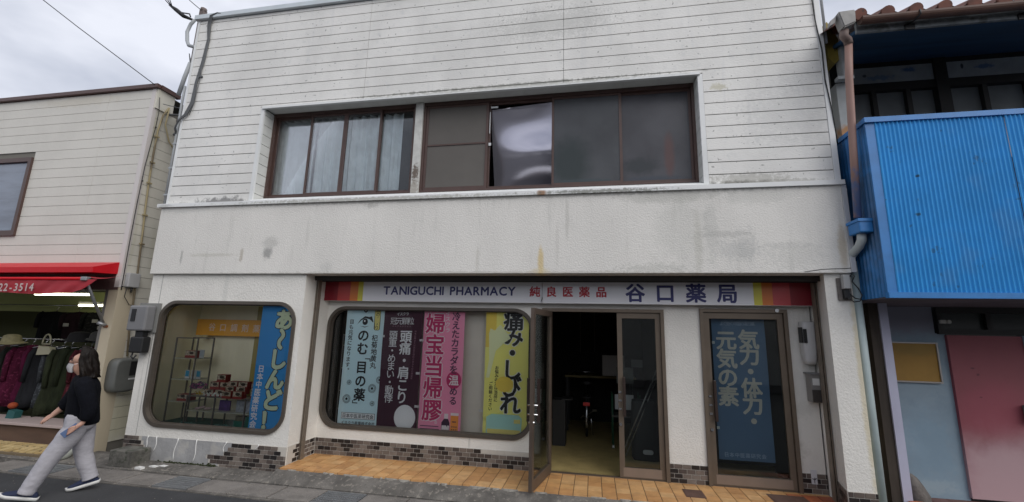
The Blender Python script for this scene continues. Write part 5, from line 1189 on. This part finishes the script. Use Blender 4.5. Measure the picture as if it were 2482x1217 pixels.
for x, z, c, lab in ((-5.57, 1.233, (.40, .46, .48), 'pale card on the upper rear shelf beside the wide carton'), (-5.76, .943, (.03, .28, .46), 'blue edged card on the middle rear shelf, outermost'), (-5.66, .943, (.42, .44, .42), 'pale grey card between two blue cards'), (-5.575, .943, (.03, .26, .40), 'blue card behind the purple flowers')):
    b = MB(); b.box(x - .036, x + .036, 5.56, 5.57, z, z + .115); o = thing('display_card', b, M('card_white', (.52, .55, .55), .6), lab, 'card', 'cards on the rear shelf')
    b = MB(); b.box(x - .028, x + .028, 5.557, 5.559, z + .028, z + .106); link('card_print', b, M('card_print' + lab[:6].strip().replace(' ', '_'), c, .6), o)
def flowers(c, r, cols, lab, n=40):
    g_ = root('artificial_flowers', c, lab, 'flowers')
    for nm, col in cols:
        b = MB()
        for i in range(n):
            d = Vector((rnd.gauss(0, 1), rnd.gauss(0, 1), rnd.gauss(.2, 1))).normalized() * r * rnd.uniform(.3, 1)
            p = Vector(c) + Vector((d.x * 1.5, d.y * .7, abs(d.z)))
            a_ = d.orthogonal().normalized() * r * .26; e_ = d.cross(a_).normalized() * r * .26
            b.face([p - a_, p + e_ * .6 + d * .1, p + a_, p - e_ * .6 + d * .1])
        link(nm, b, M('petal_' + nm, col, .8), g_)
flowers((-5.42, 5.43, .83), .10, (('grey_leaves', (.10, .10, .15)), ('pink_petals', (.42, .11, .28))), 'grey and pink artificial flowers in front of the cartons')
flowers((-5.37, 5.41, .765), .055, (('yellow_petals', (.52, .36, .03)),), 'small yellow artificial flowers at the shelf edge', 26)
m_orn = M('ornament_white', (.55, .58, .52), .35, var=.3, vscale=30); m_orng = M('ornament_green', (.10, .20, .17), .35)
orn = ['first from the yellow flowers', 'second from the yellow flowers', 'third from the yellow flowers', 'fourth, wide and low', 'fifth, with a raised head', 'fourth from the banner', 'third from the banner, greenish', 'second from the banner', 'nearest the banner, with dark spots']
for i, d in enumerate(orn):
    x = -5.30 + .073 * i; b = MB(); k = i % 3
    b.ball((x, 5.435, .756), .032, .022, .021, 10, 6); b.ball((x + .023 * (1 if k else -1), 5.43, .78), .016, .015, .017, 8, 5)
    if k == 1: b.ball((x - .02, 5.425, .776), .012, .012, .014, 8, 5)
    thing('ornament', b, m_orng if i == 6 else m_orn, 'small white glazed ornament on the front shelf, ' + d, 'ornament', 'glazed ornaments on the front shelf')
b = MB(); b.box(-5.12, -4.95, 5.52, 5.54, .545, .68); thing('gift_bag', b, M('purple_bag', (.075, .035, .16), .5, var=.35, vscale=16), 'dark purple bag on the lower front shelf', 'bag')
b = MB(); b.box(-4.83, -4.60, 5.50, 5.52, .545, .695); o = thing('plate_card', b, M('silver_card', (.30, .33, .36), .4, var=.35, vscale=26), 'silver grey patterned card leaning on the lower front shelf', 'card')
b = MB(); b.box(-4.54, -4.46, 5.44, 5.50, .545, .65); thing('small_box', b, M('pinkish_box', (.36, .26, .25), .6), 'small pinkish box at the banner end of the lower front shelf', 'box')
b = MB()
for i in range(5): b.ball((-5.40 + .047 * i, 5.45 + .01 * (i % 2), .567 + .011 * (i % 3)), .040, .021, .017, 8, 5)
thing('pink_ornament', b, M('ornament_pink', (.48, .37, .36), .5, var=.25, vscale=30), 'pale pink sculpted ornament lying on the lower front shelf', 'ornament')
def crumple(c, w, lab):
    b = MB()
    b.sheet(lambda u, v: (c[0] + w * (u - .5), c[1] + .12 * (v - .5), c[2] + .055 * abs(noise.noise((u * 6 + c[0], v * 3, 3))) * math.sin(math.pi * u) * 1.6 + .004), 36, 10)
    thing('ribbon_pile', b, M('sea_green_ribbon', (.10, .27, .24), .35, var=.4, vscale=30), lab, 'ribbon')
crumple((-5.48, 5.40, .352), .42, 'sea green crumpled ribbon on the window floor, away from the banner'); crumple((-4.92, 5.40, .352), .36, 'sea green crumpled ribbon on the window floor near the bright blue banner')
b = MB(); b.box(-4.83, -4.66, 5.48, 5.56, .352, .43); b.box(-4.64, -4.56, 5.47, 5.55, .352, .49); thing('green_box', b, M('dark_green_box', (.02, .14, .10), .5), 'dark green boxes standing on the window floor by the banner', 'box')
b = MB(); b.box(-4.81, -4.68, 5.49, 5.55, .43, .49); thing('mossy_ornament', b, M('mossy_brown', (.13, .12, .08), .8, var=.4, vscale=30), 'brown textured piece lying on the dark green box', 'ornament')
b = MB(); b.box(-4.88, -4.2, 5.868, 5.876, .75, 1.56); o = thing('wall_poster', b, M('poster_grey', (.36, .36, .37), .7, var=.05), 'grey poster with framed pictures on the back of the display window', 'poster')
b = MB()
for i in range(3):
    for j in range(2): b.box(-4.74 + .14 * i, -4.62 + .14 * i, 5.863, 5.867, 1.25 + .14 * j, 1.365 + .14 * j)
link('picture_grid', b, M('poster_pictures', (.14, .14, .13), .7, var=.8, vscale=22), o)
b = MB(); b.box(-4.76, -4.3, 5.863, 5.867, .90, 1.20); link('picture_blue', b, M('poster_blue', (.10, .17, .23), .7, var=.5, vscale=9), o)
b = MB(); b.box(-5.0, -4.885, 5.87, 5.877, .6, 2.0); thing('yellow_strip', b, M('strip_yellow', (.40, .33, .10), .8, var=.2, vscale=5, vstretch=(1, 1, .2)), 'yellowed strip of wall paper beside the grey poster', 'wallpaper')
b = MB(); b.box(-5.84, -5.74, 5.78, 5.79, 1.51, 1.555); thing('paper_slip', b, M('slip_cream', (.55, .48, .26), .7), 'cream paper slip stuck under the orange board', 'paper')

# ------------------------------------------------------------------ things in the pharmacy
m_tyre = M('tyre', (.012, .012, .012), .85)
BK = root('bicycle', (-.12, 8.2, 0), 'dark bicycle parked in the gloom with a red rear reflector', 'bicycle')
bx, by = -.12, 7.95
def wheel(y, name):
    b = MB(); R_ = .31; ring = [(bx, y + R_ * math.cos(t), .335 + R_ * math.sin(t)) for t in [2 * math.pi * k / 36 for k in range(37)]]
    b.tube(ring, .019, 8, cap=False); w_ = link('wheel', b, m_tyre, BK)
    b = MB(); b.tube([(bx, y + .285 * math.cos(t), .335 + .285 * math.sin(t)) for t in [2 * math.pi * k / 36 for k in range(37)]], .010, 6, cap=False); link('rim', b, m_chrome, w_)
    b = MB()
    for k in range(16):
        t = 2 * math.pi * k / 16; b.tube([(bx + .02 * (-1) ** k, y, .335), (bx, y + .28 * math.cos(t), .335 + .28 * math.sin(t))], .0015, 4)
    b.tube([(bx - .05, y, .335), (bx + .05, y, .335)], .016, 8); link('spokes', b, m_chrome, w_)
wheel(by, 'rear'); wheel(by + 1.05, 'front')
b = MB(); b.tube([(bx, by, .335), (bx, by + .44, .28), (bx, by + .30, .74)], .016, 8); b.tube([(bx, by, .335), (bx, by + .30, .72)], .012, 8); b.tube([(bx, by + .44, .28), (bx, by + .88, .72)], .018, 8); b.tube([(bx, by + 1.05, .335), (bx, by + .90, .70), (bx, by + .84, .98)], .016, 8); b.tube([(bx, by + .32, .60), (bx, by + .86, .82)], .014, 8); link('frame', b, m_black, BK)
b = MB(); b.tube([(bx, by + .345 * math.cos(t), .335 + .345 * math.sin(t)) for t in [math.pi * (.30 + k / 12 * .82) for k in range(13)]], .026, 8); link('mudguard', b, M('mudguard_steel', (.45, .45, .46), .25, metal=.9), BK)
b = MB(); b.loft([[(bx + w_ * math.cos(a), y, z + .03 * math.sin(a)) for a in [2 * math.pi * k / 12 for k in range(12)]] for y, w_, z in ((by + .16, .05, .86), (by + .2, .10, .87), (by + .28, .09, .87), (by + .38, .035, .865), (by + .45, .02, .86))]); b.tube([(bx, by + .29, .72), (bx, by + .28, .86)], .013, 8); link('saddle', b, m_black, BK)
b = MB(); b.tube([(bx - .28, by + .62, .96), (bx - .24, by + .80, .99), (bx, by + .86, 1.0), (bx + .24, by + .80, .99), (bx + .28, by + .62, .96)], .012, 8); link('handlebar', b, m_chrome, BK)
b = MB(); b.box(bx - .07, bx + .07, by - .25, by + .22, .66, .675); b.tube([(bx - .06, by - .2, .66), (bx - .05, by, .34)], .006, 6); b.tube([(bx + .06, by - .2, .66), (bx + .05, by, .34)], .006, 6); link('carrier', b, m_black, BK)
b = MB(); b.box(bx - .055, bx + .055, by - .31, by - .295, .545, .60, bev=.004); link('reflector', b, M('reflector_red', (.75, .02, .015), .25, spec=.8), BK)
b = MB(); b.tube([(bx - .12, by + .44, .22), (bx - .05, by + .44, .28)], .01, 6); b.box(bx + .09, bx + .17, by + .35, by + .45, .36, .38); b.tube([(bx, by + .44, .28), (bx + .08, by + .42, .34), (bx + .13, by + .40, .365)], .009, 6); link('pedal', b, M('pedal_grey', (.3, .27, .2), .5), BK)
b = MB(); b.tube([(bx + .1, by + .1, .02), (bx + .07, by + .02, .3)], .01, 6); link('kickstand', b, m_chrome, BK)
TB = root('work_table', (.05, 8.6, 0), 'dark wooden table behind the bicycle', 'table')
b = MB(); b.box(-.52, .75, 8.35, 9.0, .93, .965); link('tabletop', b, M('table_ochre', (.22, .17, .06), .6), TB)
for x in (-.48, .70):
    for y in (8.38, 8.96): b = MB(); b.box(x - .02, x + .02, y - .02, y + .02, 0, .93); link('leg', b, m_black, TB)
ST = root('display_stand', (.45, 7.35, 0), 'green legged stand holding white papers behind the narrow door leaf', 'stand')
b = MB(); b.box(.27, .72, 7.25, 7.6, .46, .485); link('tray', b, M('tray_dark', (.10, .10, .09), .6), ST)
for x in (.285, .70):
    for y in (7.27, 7.58): b = MB(); b.tube([(x, y, 0), (x, y, .80)], .012, 8); link('leg', b, M('leg_green', (.02, .09, .05), .5), ST)
b = MB(); b.tube([(.285, 7.27, .01), (.285, 7.27, .05)], .02, 8); link('foot', b, m_drip, ST)
b = MB(); b.box(.32, .60, 7.24, 7.245, .58, .80); thing('paper_sheet', b, M('paper_white', (.55, .56, .58), .7), 'white paper sheet leaning on the green legged stand', 'paper')
b = MB(); b.box(.15, .52, 7.9, 7.92, 1.02, 1.36); o = thing('counter_card', b, M('paper_grey', (.26, .25, .24), .7), 'upright pale card on the dark table beyond the doorway', 'card')
b = MB(); b.box(.60, .78, 7.5, 7.52, 1.2, 1.32); thing('wall_notice', b, M('notice_grey', (.14, .15, .15), .7), 'small grey notice seen through the narrow door leaf', 'notice')
b = MB(); b.box(.36, .62, 7.4, 7.42, .95, 1.2); thing('picture_card', b, M('picture_grey', (.16, .17, .16), .7, var=.4, vscale=8), 'grey picture card behind the narrow door leaf', 'card')
GB_ = root('tote_bag', (.72, 6.75, 0), 'tall black bag with a white oval label behind the narrow door leaf', 'bag')
b = MB(); b.loft([[(.72 + .20 * s * math.copysign(abs(math.cos(a)) ** .5, math.cos(a)) - .03 * z, 6.78 + .10 * s * math.copysign(abs(math.sin(a)) ** .5, math.sin(a)), z) for a in [2 * math.pi * k / 20 for k in range(20)]] for s, z in ((.9, .0), (1.0, .03), (.95, .4), (.85, .75), (.8, .80))]); link('bag_body', b, M('bag_black', (.016, .018, .020), .6), GB_)
b = MB(); b.prism(rrect(.66, .80, .09, .15, .03, 5), 'y', 6.665, 6.675); link('bag_label', b, M('label_white', (.55, .55, .55), .5), GB_)
b = MB(); b.tube([(.40, 6.62, .14), (.93, 6.70, 1.32)], .010, 6); b.tube([(.43, 6.66, .06), (.97, 6.74, 1.30)], .008, 6); thing('crutch', b, M('alu_tube', (.40, .39, .37), .35, metal=.7), 'pair of slanting metal tubes leaning on the black bag', 'crutch')
b = MB(); b.box(-.50, -.33, 7.2, 7.5, .68, .70); b.box(-.64, -.44, 7.2, 7.5, 0, .68); thing('low_cabinet', b, M('cabinet_black', (.02, .02, .02), .6), 'low black cabinet with a pale top just inside the open door', 'cabinet')
b = MB()
for z in (.55, .80, 1.12, 1.45): b.box(-3.74, -3.52, 6.12, 6.13, z, z + .012)
b.box(-3.70, -3.69, 6.12, 6.13, .34, 1.62); b.box(-3.70, -3.5, 6.12, 6.13, 1.60, 1.612)
thing('wire_rack', b, M('rack_grey', (.32, .32, .30), .5), 'thin pale wire rack in the dark beside the pale blue banner', 'rack')
for x in (-.27, .02):
    b = MB(); b.box(x, x + .012, 9.38, 9.395, 1.35, 2.15); thing('lit_slit_strip', b, M('lit_slit_pale', (.16, .15, .13), .6), ['pale vertical strip on the back wall above the bicycle', 'pale vertical strip on the back wall closer to the narrow leaf'][x > 0], 'strip')  # pale colour stands in for the light in the wall slits

# ------------------------------------------------------------------ the walking woman
PF, PL = Vector((-.72, -.694, 0)), Vector((.694, -.72, 0))
PA = math.atan2(PF.y, PF.x); PO = (-5.72, 4.12, -.142)
PE = root('person', PO, 'woman in a dark sweater and pale grey trousers walking with a white face mask', 'person')
LOC[PE.name] = Vector((0, 0, -.142)); PE.rotation_euler = (0, 0, PA)
m_skin = M('skin', (.47, .27, .20), .55, var=.06, vscale=20)
sv_, se_, sr_ = [], [], []
def J(p, r): sv_.append(Vector(p) + Vector((0, 0, .142))); sr_.append(r); return len(sv_) - 1
def chain(*ids):
    for a, c in zip(ids, ids[1:]): se_.append((a, c))
pelv = J((-.115, 0, .64), .10); spine = J((-.105, 0, .80), .10); chest = J((-.085, 0, .97), .105); nb0 = J((-.062, 0, 1.075), .055); nck = J((-.045, 0, 1.125), .047)
jaw = J((-.012, 0, 1.195), .064); hm = J((-.022, 0, 1.285), .082); ht = J((-.03, 0, 1.355), .062)
chain(pelv, spine, chest, nb0, nck, jaw, hm, ht)
ch = J((.045, 0, 1.175), .028); chain(jaw, ch)
br = J((.045, 0, 1.262), .036); no = J((.088, 0, 1.252), .012); chain(hm, br, no)
def arm(s, sh, el, wr, hand, fingers, thumb):
    a = J(sh, .05); e = J(el, .042); w = J(wr, .026); p = J(hand, .027); chain(chest, a, e, w, p)
    for f in fingers:
        ids = [p]
        for k, q in enumerate(f): ids.append(J(q, (.0125, .0100, .0090)[k]))
        chain(*ids)
    ids = [w]
    for k, q in enumerate(thumb): ids.append(J(q, (.014, .011, .009)[k]))
    chain(*ids)
# near (left) hand, holding the phone
fl_, ft_ = [], []
for k in range(4):
    y0 = .275; z0 = .60 - .019 * k; x0 = -.118 + .006 * k
    fl_.append([(x0 + .012, .285, z0), (x0 + .040 - .004 * k, .283, z0 - .016), (x0 + .052 - .006 * k, .262, z0 - .024)])
arm(1, (-.10, .155, 1.02), (-.19, .235, .80), (-.185, .25, .655), (-.145, .262, .598), fl_, [(-.155, .242, .625), (-.122, .236, .598), (-.098, .238, .578)])
# far (right) hand, relaxed and curled
fr_ = []
for k in range(4):
    y0 = -.235 + .021 * k
    fr_.append([(.232, y0, .618 - .003 * k), (.252 - .004 * abs(k - 1), y0 + .002, .590), (.243 - .004 * k, y0 + .004, .566 + .004 * k)])
arm(-1, (-.035, -.155, 1.02), (.07, -.20, .775), (.155, -.20, .672), (.200, -.203, .636), fr_, [(.185, -.168, .635), (.210, -.158, .612), (.224, -.162, .590)])
for s, hip, kn, an in ((1, (-.105, .085, .58), (.045, .095, .29), (.17, .09, -.03)), (-1, (-.125, -.085, .57), (-.168, -.09, .245), (-.262, -.09, -.005))):
    h = J(hip, .075); k_ = J(kn, .052); a = J(an, .036); chain(pelv, h, k_, a)
    t = J((an[0] + .06, an[1], an[2] - .07), .028); chain(a, t)
me = bpy.data.meshes.new('body'); me.from_pydata([tuple(v) for v in sv_], se_, []); o = bpy.data.objects.new('body', me); COL.objects.link(o)
md = o.modifiers.new('s', 'SKIN'); sb = o.modifiers.new('d', 'SUBSURF'); sb.levels = 1; sb.render_levels = 1
for i, r in enumerate(sr_): me.skin_vertices[0].data[i].radius = (r, r)
me.skin_vertices[0].data[pelv].use_root = True
bm_ = bpy.data.meshes.new_from_object(o.evaluated_get(bpy.context.evaluated_depsgraph_get())); bpy.data.objects.remove(o)
bm_.name = 'body'; bm_.materials.clear(); bm_.materials.append(m_skin)
for p in bm_.polygons: p.use_smooth = True
o = bpy.data.objects.new('body', bm_); COL.objects.link(o); o.parent = PE; LOC['body'] = LOC[PE.name]
BODY = o
def ring(c, rx, ry, n=28, wob=0., seed=0): return [(c[0] + rx * math.cos(t) * (1 + wob * math.sin(5 * t + seed)), c[1] + ry * math.sin(t) * (1 + wob * math.sin(4 * t + seed * 2)), c[2]) for t in [2 * math.pi * k / n for k in range(n)]]
b = MB(); R_ = []
for z, cx, rx, ry in ((1.115, -.06, .050, .055), (1.105, -.062, .075, .10), (1.075, -.072, .10, .155), (1.02, -.085, .122, .188), (.95, -.092, .134, .200), (.86, -.100, .132, .198), (.76, -.108, .138, .195), (.68, -.115, .144, .192), (.62, -.120, .146, .188), (.585, -.122, .138, .178), (.575, -.122, .120, .16)):
    R_.append(ring((cx, 0, z), rx, ry, wob=.035 * (1.1 - z) / .5, seed=z * 9))
b.loft(R_[::-1])
b.tube([(-.085, .13, 1.05), (-.115, .19, 1.00), (-.155, .225, .91), (-.195, .240, .80), (-.20, .248, .72), (-.188, .250, .665), (-.182, .252, .645)], [.075, .082, .080, .078, .070, .055, .040], 14)
b.tube([(-.06, -.13, 1.05), (-.03, -.18, 1.00), (.02, -.19, .89), (.07, -.20, .785), (.10, -.20, .745), (.112, -.20, .735)], [.075, .078, .074, .070, .060, .045], 14)
link('sweater', b, M('sweater_navy', (.0055, .006, .009), .95, spec=.12, var=.2, vscale=18, bump=.006, bscale=60), PE)
b = MB()
def leg(pts, rad, seed):
    ps = [Vector(p) for p in pts]; out, rr = [], []
    n = 26
    for k in range(n + 1):
        t = k / n * (len(ps) - 1); i = min(int(t), len(ps) - 2); f = t - i
        out.append(ps[i].lerp(ps[i + 1], f)); q = .93 * (rad[i] * (1 - f) + rad[i + 1] * f)
        rr.append(q * (1 + .012 * math.sin(k * 1.9 + seed) + .09 * noise.noise((k * .33, seed, 0))))
    b.tube(out, rr, 18)
leg([(-.10, .08, .70), (-.095, .088, .56), (-.03, .094, .42), (.048, .097, .29), (.115, .095, .13), (.172, .09, -.01), (.188, .09, -.06)], [.110, .118, .108, .094, .082, .075, .078], 1)
leg([(-.125, -.08, .70), (-.130, -.085, .56), (-.145, -.09, .40), (-.170, -.09, .245), (-.215, -.09, .11), (-.255, -.09, .01), (-.268, -.09, -.03)], [.105, .112, .102, .090, .080, .074, .076], 4)
R_ = [ring((-.115, 0, z), rx, ry) for z, rx, ry in ((.52, .10, .15), (.56, .125, .175), (.62, .128, .178), (.70, .12, .165))]
b.loft(R_)
link('trousers', b, M('trousers_grey', (.41, .40, .43), .8, var=.10, vscale=14, vstretch=(1, 1, 2), bump=.006, bscale=14, bstretch=(1, 1, 2.4)), PE)
def shoe(heel, toe, y):
    h, t = Vector(heel), Vector(toe); d = (t - h); L = d.length; d.normalize(); up = Vector((-d.z, 0, d.x))
    s_ = root('shoe_tmp', (0, 0, 0), 'x', 'x'); bpy.data.objects.remove(s_)
    b = MB(); R_ = []
    for u, w, hh in ((-.02, .020, .03), (.0, .032, .062), (.06, .036, .085), (.10, .036, .088), (.15, .042, .070), (.20, .046, .054), (.245, .040, .042), (.27, .024, .028), (.278, .008, .016)):
        c = h + d * (u * L / .27)
        R_.append([tuple(c + Vector((0, y + w * math.cos(a), 0)) + up * (.012 + hh * (.5 + .5 * math.sin(a)))) for a in [2 * math.pi * k / 16 for k in range(16)]])
    b.loft(R_); sh = link('shoe', b, M('shoe_navy', (.012, .020, .055), .8, var=.15, vscale=30), PE)
    b = MB(); R_ = []
    for u, w, z in ((-.032, .018, .012), (-.02, .034, 0), (.06, .040, 0), (.15, .046, 0), (.22, .048, .0), (.27, .034, .006), (.288, .012, .014)):
        c = h + d * (u * L / .27)
        R_.append([tuple(c + Vector((0, y + a * w, 0)) + up * (z + e)) for a, e in ((-1, 0), (1, 0), (1, .030), (-1, .030))])
    b.loft(R_); link('sole', b, M('sole_white', (.62, .62, .60), .6), sh)
shoe((.118, 0, -.138), (.372, 0, -.068), .09); shoe((-.335, 0, -.085), (-.10, 0, -.139), -.09)
# hair: cap and wavy shoulder length fall
b = MB(); hc = Vector((-.032, 0, 1.285))
def hair(u, v):
    th = math.radians(-102 + 204 * u)      # 0 = back of the head
    if v < .5:
        ph = v / .5 * math.pi / 2; rx, ry, rz = .118, .100, .150
        p = Vector((-rx * math.sin(ph) * math.cos(th), ry * math.sin(ph) * math.sin(th), rz * math.cos(ph)))
        p.x += .035 * math.cos(ph) * (1 - math.sin(ph))
    else:
        k = (v - .5) / .5; w = 1 + .22 * k * (1 - .4 * k)
        front = max(0, (abs(th) - 1.5) / .73)
        p = Vector((-.122 * math.cos(th) * w - .034 * k, .100 * math.sin(th) * (w + .08 * k), -(.205 - .03 * front) * k))
        p.x -= front * .022 * k
    s = 1 + .06 * math.sin(th * 9 + v * 7) * v + .11 * noise.noise((th * 3, v * 6, 1)) * v
    p.x *= s; p.y *= s
    return tuple(hc + p)
b.sheet(hair, 72, 34)
r = bmesh.ops.solidify(b.bm, geom=b.bm.faces[:], thickness=.016)
for f in b.bm.faces: f.smooth = True
link('hair', b, M('hair_dark', (.017, .011, .008), .5, var=.5, vscale=40, vstretch=(1, 1, .15), spec=.35, bump=.01, bscale=55, bstretch=(1, 1, .18)), PE)
b = MB()
b.sheet(lambda u, v: (.012 + .086 * math.cos((u - .5) * 2.7) * (1 - .30 * abs(v - .55) ** 1.5 * 2), .074 * math.sin((u - .5) * 2.9), 1.150 + .098 * v - .02 * abs(u - .5)), 18, 10)
bmesh.ops.solidify(b.bm, geom=b.bm.faces[:], thickness=.003)
mk = link('face_mask', b, M('mask_white', (.68, .68, .69), .8), PE)
b = MB()
for s in (1, -1): b.tube([(.03, .072 * s, 1.225), (-.02, .082 * s, 1.25)], .0022, 5)
link('ear_loop', b, M('mask_white'), mk)
b = MB()
for s in (1, -1): b.ball((.058, .034 * s, 1.277), .010, .014, .007, 10, 6)
link('eye', b, M('eye_dark', (.02, .015, .012), .3), PE)
b = MB()
for s in (1, -1): b.tube([(.062, .018 * s, 1.298), (.060, .036 * s, 1.303), (.046, .054 * s, 1.297)], .0035, 5)
link('eyebrow', b, M('hair_dark'), PE)
b = MB()
for s in (1, -1): b.ball((-.022, .084 * s, 1.258), .018, .008, .030, 10, 6)
link('ear', b, m_skin, PE)
b = MB(); c = Vector(PO) + PF * (-.085) + PL * .268; c.z = .562
b.obox(c, (PF * .058 + Vector((0, 0, -.052))) * .95, (PF * .024 + Vector((0, 0, .028))) * .9, PL * .005)
bmesh.ops.bevel(b.bm, geom=b.bm.edges[:], offset=.003, segments=1, affect='EDGES')
thing('mobile_phone', b, M('phone_blue', (.10, .15, .27), .3), 'slate blue mobile phone held in the hand of the walking woman', 'phone')
